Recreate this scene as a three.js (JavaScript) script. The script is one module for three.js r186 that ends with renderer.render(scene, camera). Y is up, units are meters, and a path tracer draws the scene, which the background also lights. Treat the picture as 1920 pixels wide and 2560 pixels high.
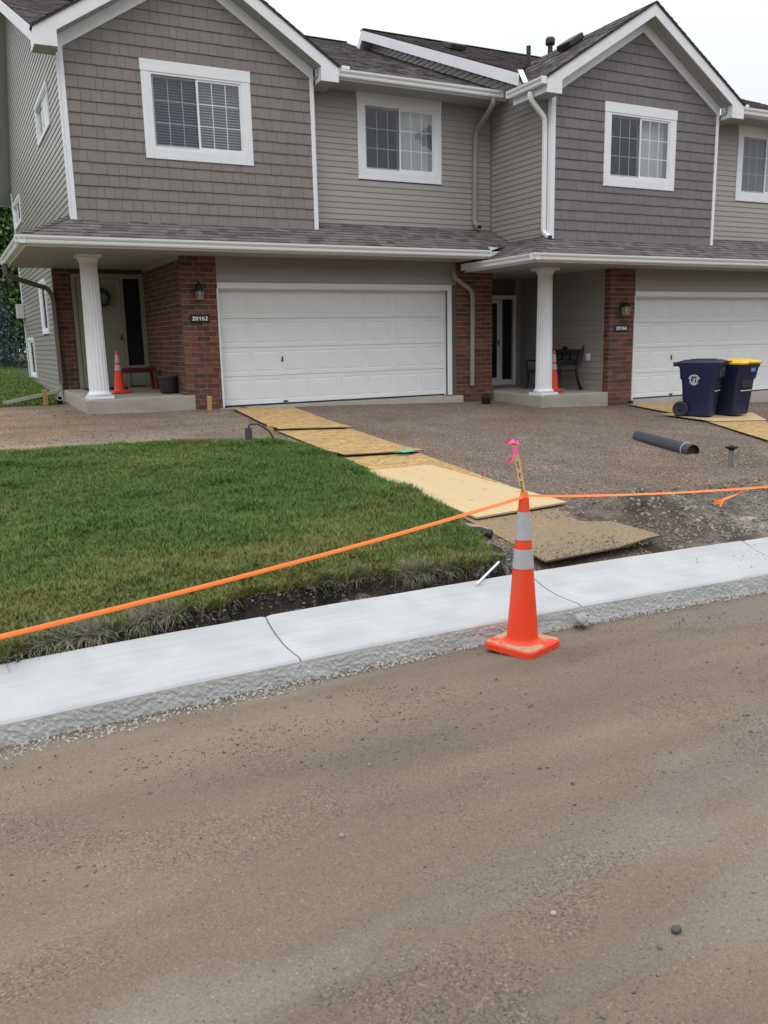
import * as THREE from 'three';
import { mergeGeometries, toCreasedNormals } from 'three/addons/utils/BufferGeometryUtils.js';
import { RoundedBoxGeometry } from 'three/addons/geometries/RoundedBoxGeometry.js';

// ---------------------------------------------------------------- camera, sky, sun, exposure
const scene = new THREE.Scene();
const camera = new THREE.PerspectiveCamera(62.32, 0.75, 0.05, 1200);
camera.position.set(0, 1.78, 0);
camera.rotation.order = 'YXZ';
camera.rotation.set(-0.19846565, -0.47279152, -0.02243273);

const renderer = new THREE.WebGLRenderer({ antialias: true });
renderer.toneMapping = THREE.LinearToneMapping;
renderer.toneMappingExposure = 1.06;
renderer.shadowMap.enabled = true;

function hash2(i, j, s) { let h = (i * 374761393 + j * 668265263 + s * 2147483647 % 1000003) | 0; h = Math.imul(h ^ (h >>> 13), 1274126177); h ^= h >>> 16; return (h >>> 0) / 4294967296; }
// value noise, period px x py in cells (0 = none)
function vn(x, y, s = 0, px = 0, py = 0) {
  let i = Math.floor(x), j = Math.floor(y); const fx = x - i, fy = y - j;
  const w = (a, p) => p ? ((a % p) + p) % p : a;
  const u = fx * fx * (3 - 2 * fx), v = fy * fy * (3 - 2 * fy);
  const i0 = w(i, px), i1 = w(i + 1, px), j0 = w(j, py), j1 = w(j + 1, py);
  const a = hash2(i0, j0, s), b = hash2(i1, j0, s), c = hash2(i0, j1, s), d = hash2(i1, j1, s);
  return a + (b - a) * u + (c - a) * v + (a - b - c + d) * u * v;
}
function fbm(x, y, s = 0, oct = 4, px = 0, py = 0) { let t = 0, a = 0.5, n = 0; for (let o = 0; o < oct; o++) { t += a * vn(x, y, s + o * 17, px, py); n += a; a *= 0.5; x *= 2; y *= 2; px *= 2; py *= 2; } return t / n; }
function rngOf(seed) { let a = seed >>> 0; return () => { a = (a + 0x6D2B79F5) | 0; let t = Math.imul(a ^ (a >>> 15), 1 | a); t = (t + Math.imul(t ^ (t >>> 7), 61 | t)) ^ t; return ((t ^ (t >>> 14)) >>> 0) / 4294967296; }; }
const clamp = (v, a, b) => Math.min(b, Math.max(a, v));
const smooth = (a, b, v) => { const t = clamp((v - a) / (b - a), 0, 1); return t * t * (3 - 2 * t); };
const lerp = (a, b, t) => a + (b - a) * t;

{ // overcast sky: an even layer of thin bright cloud, a little darker toward the horizon
  const W = 512, H = 256, d = new Float32Array(W * H * 4);
  for (let j = 0; j < H; j++) for (let i = 0; i < W; i++) {
    const el = ((j + 0.5) / H - 0.5) * Math.PI, up = Math.sin(el);
    const k = 0.62 + 1.30 * Math.max(0, up);
    const n = fbm(i / W * 10, j / H * 9 + 3, 5, 5, 10, 0) - 0.5, m = fbm(i / W * 22, j / H * 18, 9, 4, 22, 0) - 0.5;
    const b = k * (1 + 0.16 * n), blue = 0.05 * smooth(-0.05, 0.16, m);
    const o = (j * W + i) * 4;
    d[o] = b * (0.985 - blue); d[o + 1] = b * (1.0 - blue * 0.35); d[o + 2] = b * (1.02 + blue * 0.2); d[o + 3] = 1;
  }
  const t = new THREE.DataTexture(d, W, H, THREE.RGBAFormat, THREE.FloatType);
  t.mapping = THREE.EquirectangularReflectionMapping; t.magFilter = t.minFilter = THREE.LinearFilter; t.needsUpdate = true;
  scene.background = t; scene.environment = t;
}
const sun = new THREE.DirectionalLight(0xfff4e6, 0.7);
sun.position.set(-14, 34, 13); sun.target.position.set(5, 0, -9); scene.add(sun, sun.target);
sun.castShadow = true; sun.shadow.radius = 40; sun.shadow.mapSize.set(2048, 2048);
Object.assign(sun.shadow.camera, { left: -30, right: 30, top: 30, bottom: -30, near: 1, far: 110 });

// ---------------------------------------------------------------- helpers
const L = (r, g, b) => new THREE.Color().setRGB(r, g, b);
const taken = new Map();
function numbered(n) { const k = taken.get(n) || 0; taken.set(n, k + 1); return k ? n + '_' + String(k).padStart(3, '0') : n; }
function tag(o, label, category, group) { o.userData.label = label; o.userData.category = category; if (group) o.userData.group = group; return o; }
function thing(name, label, category, pos = [0, 0, 0], turn = 0, group) {
  const o = new THREE.Group(); o.name = numbered(name); o.position.set(...pos); o.rotation.y = turn; scene.add(o);
  return tag(o, label, category, group);
}
function structure(o) { o.userData.kind = 'structure'; return o; }
function mesh(name, geo, mat, parent) {
  const g = Array.isArray(geo) ? mergeGeometries(geo.map(q => { let r = q.index ? q.toNonIndexed() : q; for (const k of Object.keys(r.attributes)) if (!['position', 'normal', 'uv', 'color'].includes(k)) r.deleteAttribute(k); return r; })) : geo;
  const m = new THREE.Mesh(g, mat); m.name = parent === scene ? numbered(name) : name; m.castShadow = m.receiveShadow = true; parent.add(m); return m;
}
function group(name, parent) { const g = new THREE.Group(); g.name = name; parent.add(g); return g; }
const V = (x, y, z) => new THREE.Vector3(x, y, z);
function box(w, h, d, x = 0, y = 0, z = 0) { const g = new THREE.BoxGeometry(w, h, d); g.translate(x, y, z); return g; }
function rbox(w, h, d, x = 0, y = 0, z = 0, r = 0.006, s = 2) { const g = new RoundedBoxGeometry(w, h, d, s, Math.min(r, w / 2.01, h / 2.01, d / 2.01)); g.translate(x, y, z); return g; }
const span = (x0, x1, y0, y1, z0, z1) => box(x1 - x0, y1 - y0, z1 - z0, (x0 + x1) / 2, (y0 + y1) / 2, (z0 + z1) / 2);
const rspan = (x0, x1, y0, y1, z0, z1, r = 0.005) => rbox(x1 - x0, y1 - y0, z1 - z0, (x0 + x1) / 2, (y0 + y1) / 2, (z0 + z1) / 2, r, 1);
function poly(pts, holes = []) { const s = new THREE.Shape(pts.map(p => new THREE.Vector2(p[0], p[1]))); for (const h of holes) s.holes.push(new THREE.Path(h.map(p => new THREE.Vector2(p[0], p[1])))); return s; }
function extrude(pts, depth, z = 0, holes = []) { const g = new THREE.ExtrudeGeometry(poly(pts, holes), { depth, bevelEnabled: false }); g.translate(0, 0, z); return g; }
const rect = (x0, y0, x1, y1) => [[x0, y0], [x1, y0], [x1, y1], [x0, y1]];
function tube(pts, r, seg = 24, rad = 8, closed = false) { return new THREE.TubeGeometry(new THREE.CatmullRomCurve3(pts.map(p => V(...p)), closed, 'catmullrom', 0.3), seg, r, rad, closed); }
function rod(a, b, r, rad = 10, r2 = r) { const A = V(...a), B = V(...b), d = B.clone().sub(A), g = new THREE.CylinderGeometry(r2, r, d.length(), rad); g.applyQuaternion(new THREE.Quaternion().setFromUnitVectors(V(0, 1, 0), d.clone().normalize())); g.translate(...A.clone().add(B).multiplyScalar(0.5).toArray()); return g; }
// a rectangular pipe swept along points (downspouts): w across, d deep
function pipeRect(pts, w, d) {
  const P = pts.map(p => V(...p)), pos = [], idx = [], n = P.length; let side = null;
  for (let i = 0; i < n; i++) {
    const t = P[Math.min(i + 1, n - 1)].clone().sub(P[Math.max(i - 1, 0)]).normalize();
    if (!side) { side = Math.abs(t.x) > 0.8 ? V(0, 0, 1) : V(1, 0, 0); }
    side = side.clone().sub(t.clone().multiplyScalar(side.dot(t))).normalize();
    const up = t.clone().cross(side);
    const c = 0.25;
    for (const [a, b] of [[-1, -1 + c], [-1 + c, -1], [1 - c, -1], [1, -1 + c], [1, 1 - c], [1 - c, 1], [-1 + c, 1], [-1, 1 - c]]) { const q = P[i].clone().addScaledVector(side, a * w / 2).addScaledVector(up, b * d / 2); pos.push(q.x, q.y, q.z); }
  }
  for (let i = 0; i < n - 1; i++) for (let k = 0; k < 8; k++) { const a = i * 8 + k, b = i * 8 + (k + 1) % 8; idx.push(a, b, a + 8, b, b + 8, a + 8); }
  const g = new THREE.BufferGeometry(); g.setAttribute('position', new THREE.Float32BufferAttribute(pos, 3)); g.setIndex(idx); g.setAttribute('uv', new THREE.Float32BufferAttribute(new Float32Array(pos.length / 3 * 2), 2));
  const f = g.toNonIndexed(); f.computeVertexNormals(); return toCreasedNormals(f, 0.6);
}
function bend(pts, r = 0.06, n = 5) { // round the corners of a polyline
  const P = pts.map(p => V(...p)), out = [pts[0]];
  for (let i = 1; i < P.length - 1; i++) {
    const a = P[i].clone().add(P[i - 1].clone().sub(P[i]).setLength(r)), b = P[i].clone().add(P[i + 1].clone().sub(P[i]).setLength(r));
    for (let k = 0; k <= n; k++) { const t = k / n; out.push(a.clone().multiplyScalar((1 - t) * (1 - t)).addScaledVector(P[i], 2 * t * (1 - t)).addScaledVector(b, t * t).toArray()); }
  }
  out.push(pts[pts.length - 1]); return out;
}
function grid(nu, nv, f, uvf) { // f(i/nu, j/nv) -> [x,y,z]
  const pos = [], uv = [], idx = [];
  for (let j = 0; j <= nv; j++) for (let i = 0; i <= nu; i++) { pos.push(...f(i / nu, j / nv)); uv.push(...(uvf ? uvf(i / nu, j / nv) : [i / nu, j / nv])); }
  for (let j = 0; j < nv; j++) for (let i = 0; i < nu; i++) { const a = j * (nu + 1) + i, b = a + 1, c = a + nu + 1, d = c + 1; idx.push(a, b, c, b, d, c); }
  const g = new THREE.BufferGeometry(); g.setAttribute('position', new THREE.Float32BufferAttribute(pos, 3)); g.setAttribute('uv', new THREE.Float32BufferAttribute(uv, 2)); g.setIndex(idx); g.computeVertexNormals(); return g;
}
function instances(name, geo, mat, list, parent) { // list of {p, q, s, c}
  const m = new THREE.InstancedMesh(geo, mat, list.length), M = new THREE.Matrix4();
  list.forEach((o, i) => { M.compose(o.p, o.q, o.s); m.setMatrixAt(i, M); if (o.c) m.setColorAt(i, o.c); });
  m.name = parent === scene ? numbered(name) : name; m.userData.kind = 'stuff'; m.castShadow = m.receiveShadow = true; parent.add(m); return m;
}

// ---------------------------------------------------------------- textures
function dataTex(w, h, fn, srgb = true) {
  const d = new Uint8Array(w * h * 4);
  for (let j = 0; j < h; j++) for (let i = 0; i < w; i++) { const c = fn(i / w, j / h, i, j), o = (j * w + i) * 4; d[o] = clamp(c[0], 0, 255); d[o + 1] = clamp(c[1], 0, 255); d[o + 2] = clamp(c[2], 0, 255); d[o + 3] = 255; }
  const t = new THREE.DataTexture(d, w, h); t.wrapS = t.wrapT = THREE.RepeatWrapping; t.magFilter = THREE.LinearFilter; t.minFilter = THREE.LinearMipmapLinearFilter; t.generateMipmaps = true; if (srgb) t.colorSpace = THREE.SRGBColorSpace; t.needsUpdate = true; return t;
}
const rep = (t, x, y = x) => { const c = t.clone(); c.repeat.set(x, y); c.needsUpdate = true; return c; };
const grey = v => [v, v, v];
const bumpFine = dataTex(512, 512, (u, v) => grey(255 * fbm(u * 32, v * 32, 3, 4, 32, 32)), false);
const bumpGrit = dataTex(512, 512, (u, v, i, j) => grey(120 * fbm(u * 48, v * 48, 8, 3, 48, 48) + 135 * Math.pow(hash2(i >> 1, j >> 1, 4), 3)), false);
function canvasTex(w, h, draw) { const c = document.createElement('canvas'); c.width = w; c.height = h; draw(c.getContext('2d'), w, h); const t = new THREE.CanvasTexture(c); t.colorSpace = THREE.SRGBColorSpace; t.magFilter = THREE.LinearFilter; return t; }
const std = (c, rough = 0.7, o = {}) => new THREE.MeshStandardMaterial({ color: c, roughness: rough, ...o });

const M = {};
const mottled = (s, lo, hi, f = 6) => dataTex(256, 256, (u, v) => grey(lerp(lo, hi, fbm(u * f, v * f, s, 5, f, f))));
const soiled = mottled(21, 243, 256), soiled2 = mottled(33, 205, 256, 8);
M.trim = std(L(0.765, 0.79, 0.835), 0.5, { map: rep(soiled, 1) });
M.door = std(L(0.76, 0.79, 0.82), 0.45, { map: rep(soiled, 0.5) });
M.soffit = std(L(0.36, 0.375, 0.37), 0.6);  // white vinyl lowered to grey: porch shade is put into the colour
M.gutter = std(L(0.74, 0.765, 0.79), 0.35);
M.tanMetal = std(L(0.29, 0.262, 0.228), 0.45);
M.siding = [0, 1, 2].map(i => std(L(0.285 + i * 0.008, 0.270 + i * 0.008, 0.261 + i * 0.008), 0.33, { bumpMap: rep(bumpFine, 1.2, 6), bumpScale: 0.0006 }));
M.sheath = std(L(0.10, 0.09, 0.085), 0.9);
M.shake = [0, 1, 2, 3, 4].map(i => { const k = 0.955 + i * 0.022; return std(L(0.192 * k, 0.174 * k, 0.165 * k), 0.7, { bumpMap: rep(bumpFine, 3, 0.25), bumpScale: 0.0010 }); });
M.shakeSkyTinted = [0, 1, 2, 3, 4].map(i => { const k = 0.955 + i * 0.022; return std(L(0.158 * k, 0.146 * k, 0.151 * k), 0.7, { bumpMap: rep(bumpFine, 3, 0.25), bumpScale: 0.0010 }); });  // house B shakes: bluish, dimmer sky light is put into the colour
M.shadedTanMetal = std(L(0.13, 0.112, 0.095), 0.45);  // tan downspout metal with the shade at the porch corner painted in
M.mortar = std(L(0.36, 0.31, 0.285), 0.95, { bumpMap: rep(bumpGrit, 4), bumpScale: 0.003 });
const brickTone = [[0.185, 0.062, 0.045], [0.155, 0.05, 0.038], [0.215, 0.078, 0.055], [0.125, 0.048, 0.038], [0.20, 0.068, 0.045], [0.24, 0.095, 0.07], [0.16, 0.065, 0.052], [0.10, 0.055, 0.04]];
const brickMap = mottled(44, 150, 256, 10);
M.brick = brickTone.map(c => std(L(c[0] * 1.1, c[1] * 1.2, c[2] * 1.2), 0.85, { map: rep(brickMap, 0.7), bumpMap: rep(bumpGrit, 0.8), bumpScale: 0.004 }));
M.concrete = std(L(0.42, 0.40, 0.355), 0.85, { map: rep(soiled2, 0.6), bumpMap: rep(bumpGrit, 2), bumpScale: 0.0015 });
M.deck = std(L(0.03, 0.028, 0.028), 0.9);
M.shingle = std(L(1, 1, 1), 0.92, { vertexColors: true, bumpMap: rep(bumpGrit, 5), bumpScale: 0.003 });
M.glass = new THREE.MeshPhysicalMaterial({ color: 0xffffff, roughness: 0.02, transmission: 1, thickness: 0, ior: 2.0, metalness: 0 });
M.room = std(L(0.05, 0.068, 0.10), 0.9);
M.blind = std(L(0.22, 0.27, 0.33), 0.6);
M.curtain = std(L(0.30, 0.345, 0.38), 0.9);
M.screen = std(L(0.04, 0.055, 0.08), 0.8, { transparent: true, opacity: 0.34 });
M.black = std(L(0.018, 0.018, 0.02), 0.5);
M.darkMetal = std(L(0.03, 0.028, 0.028), 0.4, { metalness: 0.4 });
M.darkDoor = std(L(0.02, 0.023, 0.035), 0.3);
M.creamDoor = std(L(0.27, 0.268, 0.225), 0.5);
// ---------------------------------------------------------------- ground: height of the house side of the street
const lawnEdge = [[-14, -4.78], [-2, -4.72], [-0.4, -4.69], [0.1, -4.69], [0.6, -4.75], [1.1, -4.84], [1.55, -4.93], [2.0, -4.98], [2.4, -4.96], [2.8, -4.88], [3.1, -4.82], [3.34, -4.86], [3.48, -5.05], [3.54, -5.42], [3.67, -5.93], [3.82, -6.7], [3.9, -7.6], [3.95, -8.2], [4.05, -9.3], [4.03, -10.2], [3.83, -10.75], [3.27, -11.05], [2.7, -11.25], [2.0, -11.45], [1.2, -11.42], [0.54, -11.55], [0.2, -11.8], [-1, -12.3], [-14, -12.6]];
function inPoly(P, x, z) { let c = false; for (let i = 0, j = P.length - 1; i < P.length; j = i++) { const a = P[i], b = P[j]; if ((a[1] > z) !== (b[1] > z) && x < (b[0] - a[0]) * (z - a[1]) / (b[1] - a[1]) + a[0]) c = !c; } return c; }
function edgeDist(P, x, z) { let m = 1e9; for (let i = 0, j = P.length - 1; i < P.length; j = i++) { const a = P[j], b = P[i], dx = b[0] - a[0], dz = b[1] - a[1], t = clamp(((x - a[0]) * dx + (z - a[1]) * dz) / (dx * dx + dz * dz), 0, 1); m = Math.min(m, Math.hypot(x - a[0] - t * dx, z - a[1] - t * dz)); } return m; }
const onLawn = (x, z) => { const w = 0.10 * (fbm(x * 6, z * 6, 12, 3) - 0.5) * 2 + 0.05 * (fbm(x * 19, z * 19, 14, 2) - 0.5); return inPoly(lawnEdge, x + w * 0.8, z + w); };
const kerbFront = x => { const c = clamp(x, -0.5, 5.5), k = c - 1.7; return -4.10 + 0.0125 * k * k + 0.025 * k * (x - c); };
const base = (x, z) => 0.63 - 0.038 * (Math.max(z, -34) + 15.5) - 0.03 * clamp(x - 5, 0, 17);
const bumpAt = (x, z, cx, cz, rx, rz, h) => h * Math.exp(-(((x - cx) / rx) ** 2) - (((z - cz) / rz) ** 2));
function height(x, z) {
  const back = kerbFront(x) - 0.57;
  let h = base(x, z);
  if (onLawn(x, z)) return h + 0.005 + 0.045 * smooth(-4.75, -5.5, z) + 0.03 * (fbm(x * 0.9, z * 0.9, 4, 3) - 0.5) * smooth(-4.8, -5.6, z);
  const rough = z > -6.6 && x > 4.6 ? 1 : 0.35;
  h += 0.035 * rough * (fbm(x * 3.5, z * 3.5, 31, 4) - 0.5) + 0.02 * (fbm(x * 0.8, z * 0.8, 7, 2) - 0.5);
  h += bumpAt(x, z, 5.45, -5.55, 0.45, 0.34, 0.22) + bumpAt(x, z, 6.7, -5.5, 0.5, 0.25, 0.09) + bumpAt(x, z, 8.2, -5.9, 0.9, 0.5, 0.08) + bumpAt(x, z, 9.3, -7.7, 0.6, 0.3, 0.10) - bumpAt(x, z, 8.75, -7.25, 0.35, 0.25, 0.10);
  h += bumpAt(x, z, 1.0, -15.6, 1.2, 0.9, 0.07);
  const nearKerb = smooth(back - 0.55, back - 0.02, z);
  if (x < 3.7) { const t = smooth(back - 0.62, back - 0.30, z) * (1 - smooth(3.35, 3.7, x)); h = lerp(h, 0.085 + 0.10 * (fbm(x * 7, z * 7, 51, 4) - 0.5), t); h = lerp(h, 0.13, nearKerb * smooth(3.35, 3.7, x)); }
  else h = lerp(h, 0.135 + 0.035 * (fbm(x * 5, z * 5, 51, 3) - 0.5), nearKerb);
  return h;
}
const topY = 1.78;

// surfaces
const dirtMap = dataTex(2048, 1024, (u, v, i, j) => {
  const broad = fbm(u * 5, v * 8, 2, 4, 5, 8), streak = fbm(u * 4, v * 22, 6, 4, 4, 22), gritty = fbm(u * 14, v * 9, 15, 4, 14, 9);
  const gp = smooth(0.52, 0.70, fbm(u * 5, v * 9, 27, 4, 5, 9)) * 0.5;
  const sp = hash2(i, j, 1), s2 = hash2(i >> 1, j >> 1, 2), cl = smooth(0.5, 0.66, gritty);
  let b = 0.86 + 0.22 * (broad - 0.5) + 0.12 * (streak - 0.5) + 0.10 * (sp - 0.5) + (0.10 + 0.12 * cl) * (s2 - 0.5) - 0.03 * cl;
  if (s2 > 0.992 - 0.010 * cl) b += 0.10;
  if (s2 < 0.008 + 0.02 * cl) b -= 0.12;
  const r = lerp(161, 174, gp) * b, g = lerp(142, 165, gp) * b, bl = lerp(121, 152, gp) * b;
  return [r, g, bl];
});
const gravelMap = dataTex(1024, 1024, (u, v, i, j) => {
  const f = 1024;
  let best = 9, id = 0; const X = u * 190, Y = v * 190, ci = Math.floor(X), cj = Math.floor(Y);
  for (let a = -1; a <= 1; a++) for (let b = -1; b <= 1; b++) { const wi = (ci + a + 190) % 190, wj = (cj + b + 190) % 190; const dx = ci + a + hash2(wi, wj, 61) - X, dy = cj + b + hash2(wi, wj, 62) - Y, q = dx * dx + dy * dy; if (q < best) { best = q; id = hash2(wi, wj, 63); } }
  const fine = fbm(u * 40, v * 40, 66, 3, 40, 40), patch = fbm(u * 5, v * 5, 67, 4, 5, 5);
  const fill = smooth(0.42, 0.6, patch + 0.25 * (fine - 0.5));
  let k = 0.60 + 0.55 * id - 0.35 * smooth(0.15, 0.6, best); const d = 0.78 + 0.3 * (fine - 0.5);
  k = lerp(k, d, 0.55 * fill); k += id > 0.93 ? 0.35 : 0;
  const w = id > 0.5 ? 1.03 : 0.98;
  return [144 * k * w, 129 * k, 115 * k / w];
});
const soilMap = dataTex(512, 512, (u, v, i, j) => { const b = 0.7 + 0.7 * (fbm(u * 20, v * 20, 71, 5, 20, 20) - 0.5) + 0.2 * (hash2(i, j, 3) - 0.5), p = fbm(u * 4, v * 4, 73, 4, 4, 4); return [lerp(118, 104, p) * b, lerp(108, 92, p) * b, lerp(96, 78, p) * b]; });
const turfMap = dataTex(512, 512, (u, v, i, j) => { const p = fbm(u * 6, v * 6, 81, 4, 6, 6), b = 0.75 + 0.5 * (fbm(u * 60, v * 60, 84, 3, 60, 60) - 0.5); return [lerp(62, 84, p) * b, lerp(84, 92, p) * b, lerp(38, 46, p) * b]; });
const dirtHi = dataTex(1024, 1024, (u, v, i, j) => { const c = fbm(u * 60, v * 60, 91, 3, 60, 60), s = hash2(i >> 1, j >> 1, 5); return grey(90 * c + (s > 0.95 ? 80 : 0) + 30 * s); }, false);
M.street = std(L(0.665, 0.67, 0.68), 0.95, { map: dirtMap, bumpMap: rep(dirtHi, 4, 2), bumpScale: 0.004 });
M.gravel = std(L(0.82, 0.795, 0.775), 0.95, { map: gravelMap, bumpMap: gravelMap, bumpScale: 0.01, vertexColors: true });
M.walk = std(L(0.80, 0.755, 0.70), 0.95, { map: dirtMap, bumpMap: rep(dirtHi, 4, 2), bumpScale: 0.006, vertexColors: true });
M.soil = std(L(0.42, 0.42, 0.44), 1, { map: soilMap, bumpMap: soilMap, bumpScale: 0.02 });
M.earth = std(L(0.8, 0.8, 0.8), 1, { map: dataTex(512, 512, (u, v, i, j) => { const p = smooth(0.40, 0.62, fbm(u * 5, v * 5, 311, 4, 5, 5)), b = 0.72 + 0.7 * (fbm(u * 26, v * 26, 313, 4, 26, 26) - 0.5) + 0.16 * (hash2(i, j, 8) - 0.5); return [lerp(114, 156, p) * b, lerp(99, 146, p) * b, lerp(84, 133, p) * b]; }), bumpMap: soilMap, bumpScale: 0.02, vertexColors: true });
M.turf = std(L(0.9, 0.9, 0.9), 1, { map: turfMap });

function axis(list) { const o = []; for (const [a, b, n] of list) for (let i = 0; i < n; i++) o.push(a + (b - a) * i / n); o.push(list[list.length - 1][1]); return o; }
function sheets(xs, zs, hf, kindOf, uvOf) { // one height field, cut into one sheet per kind of surface
  const P = xs.map(x => zs.map(z => hf(x, z)));
  const parts = {};
  const put = (k, i, j) => { const q = parts[k], key = i * zs.length + j; if (!q.map.has(key)) { q.map.set(key, q.pos.length / 3); q.pos.push(xs[i], P[i][j], typeof zs[j] === 'function' ? 0 : zs[j]); q.uv.push(...uvOf(k, xs[i], zs[j])); } return q.map.get(key); };
  for (let i = 0; i < xs.length - 1; i++) for (let j = 0; j < zs.length - 1; j++) {
    const k = kindOf((xs[i] + xs[i + 1]) / 2, (zs[j] + zs[j + 1]) / 2); if (!k) continue;
    const q = parts[k] || (parts[k] = { pos: [], uv: [], idx: [], map: new Map() });
    const a = put(k, i, j), b = put(k, i + 1, j), c = put(k, i, j + 1), d = put(k, i + 1, j + 1); q.idx.push(a, b, c, b, d, c);
  }
  const out = {};
  for (const k in parts) { const q = parts[k], g = new THREE.BufferGeometry(); g.setAttribute('position', new THREE.Float32BufferAttribute(q.pos, 3)); g.setAttribute('uv', new THREE.Float32BufferAttribute(q.uv, 2)); g.setIndex(q.idx); g.computeVertexNormals(); out[k] = g; }
  return out;
}
{
  const far = new THREE.PlaneGeometry(1600, 1600); far.rotateX(-Math.PI / 2); far.translate(0, -0.35, 0);
  const uv = far.attributes.uv; for (let i = 0; i < uv.count; i++) uv.setXY(i, uv.getX(i) * 300, uv.getY(i) * 300);
  structure(mesh('ground', far, M.turf, scene));
  const xs = axis([[-60, -14, 12], [-14, -3, 28], [-3, -0.3, 45], [-0.3, 7, 200], [7, 13, 80], [13, 24, 60], [24, 70, 12]]);
  const zs = axis([[-4.4, -5.3, 32], [-5.3, -7, 40], [-7, -11.6, 60], [-11.6, -15.8, 40], [-15.8, -26, 34], [-26, -90, 16]]).map(v => v);
  const kind = (x, z) => {
    if (z > kerbFront(x) - 0.50) return null;
    if (onLawn(x, z) && onLawn(x, z + 0.035)) return 'lawn';
    if (x < 3.62 && z > -5.25) return 'soil_trench';
    if (z < -19.2 || (x < 2.0 && z < -17.6) || x > 27 || (x < -5 && z < -5.2)) return 'side_lawn';
    if (x < 4.55 && z < -10) return 'dirt_path';
    if (x > 4.7 && z > -5.9 + 0.9 * (fbm(x * 1.6, z * 1.6, 301, 3) - 0.5) && x < 14) return 'dug_earth';
    return 'gravel_driveway';
  };
  const g = sheets(xs, zs, height, kind, (k, x, z) => k === 'dirt_path' ? [x / 9 + 0.31, z / 4.5 + 0.17] : k === 'gravel_driveway' ? [x / 2.6, z / 2.6] : k === 'dug_earth' ? [x / 3.1 + 0.2, z / 3.1] : [x / 1.7, z / 1.7]);
  const mat = { lawn: M.turf, soil_trench: M.soil, side_lawn: M.turf, dirt_path: M.walk, gravel_driveway: M.gravel, dug_earth: M.earth };
  for (const k in g) {
    if (k === 'dug_earth') { // pale cement dust by the kerb, browner spoil heap
      const p = g[k].attributes.position, c = new Float32Array(p.count * 3);
      for (let i = 0; i < p.count; i++) { const x = p.getX(i), z = p.getZ(i), n = fbm(x * 5, z * 5, 331, 3), d = clamp((bumpAt(x, z, 5.85, -4.95, 0.6, 0.26, 1) + 0.6 * bumpAt(x, z, 7.1, -5.0, 0.6, 0.25, 1)) * (0.4 + 1.2 * n), 0, 1), h = clamp(bumpAt(x, z, 5.3, -5.5, 0.55, 0.35, 1) * (0.4 + 1.2 * n), 0, 1); c[3 * i] = lerp(lerp(0.82, 1.6, d), 0.72, h); c[3 * i + 1] = lerp(lerp(0.83, 1.65, d), 0.66, h); c[3 * i + 2] = lerp(lerp(0.84, 1.7, d), 0.60, h); }
      g[k].setAttribute('color', new THREE.BufferAttribute(c, 3));
    }
    if (k === 'gravel_driveway' || k === 'dirt_path') { // drifts of grey fines and browner dirt
      const p = g[k].attributes.position, c = new Float32Array(p.count * 3);
      for (let i = 0; i < p.count; i++) { const x = p.getX(i), z = p.getZ(i), n = fbm(x * 0.75, z * 0.75, 321, 4), q = fbm(x * 2.1, z * 1.4, 323, 4), t = smooth(0.38, 0.62, n), v = 0.80 + 0.55 * (q - 0.32); c[3 * i] = v * lerp(1.0, 1.02, t); c[3 * i + 1] = v * lerp(1.02, 0.96, t); c[3 * i + 2] = v * lerp(1.04, 0.90, t); if (k === 'dirt_path') { const a = smooth(2.4, 1.0, x + 1.4 * (q - 0.5)); c[3 * i] *= lerp(0.92, 1.18, a); c[3 * i + 1] *= lerp(0.95, 1.08, a); c[3 * i + 2] *= lerp(1.0, 0.98, a); } }
      g[k].setAttribute('color', new THREE.BufferAttribute(c, 3));
    }
    structure(mesh(k, g[k], mat[k], scene));
  }
  const sx = axis([[-70, -3, 14], [-3, -0.5, 40], [-0.5, 6, 260], [6, 10, 40], [10, 80, 14]]), sz = axis([[11, 2, 12], [2, -1, 30], [-1, -4.35, 140]]);
  const s = sheets(sx, sz, (x, z) => 0.006 * (fbm(x * 0.7, z * 1.9, 17, 3) - 0.5) + 0.003 * (fbm(x * 14, z * 14, 19, 3) - 0.5) - 0.03 * smooth(0.42, 0.06, z - kerbFront(x)), () => 'street', (k, x, z) => [x / 7.2, z / 3.6]);
  structure(mesh('street', s.street, M.street, scene));
}

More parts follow.
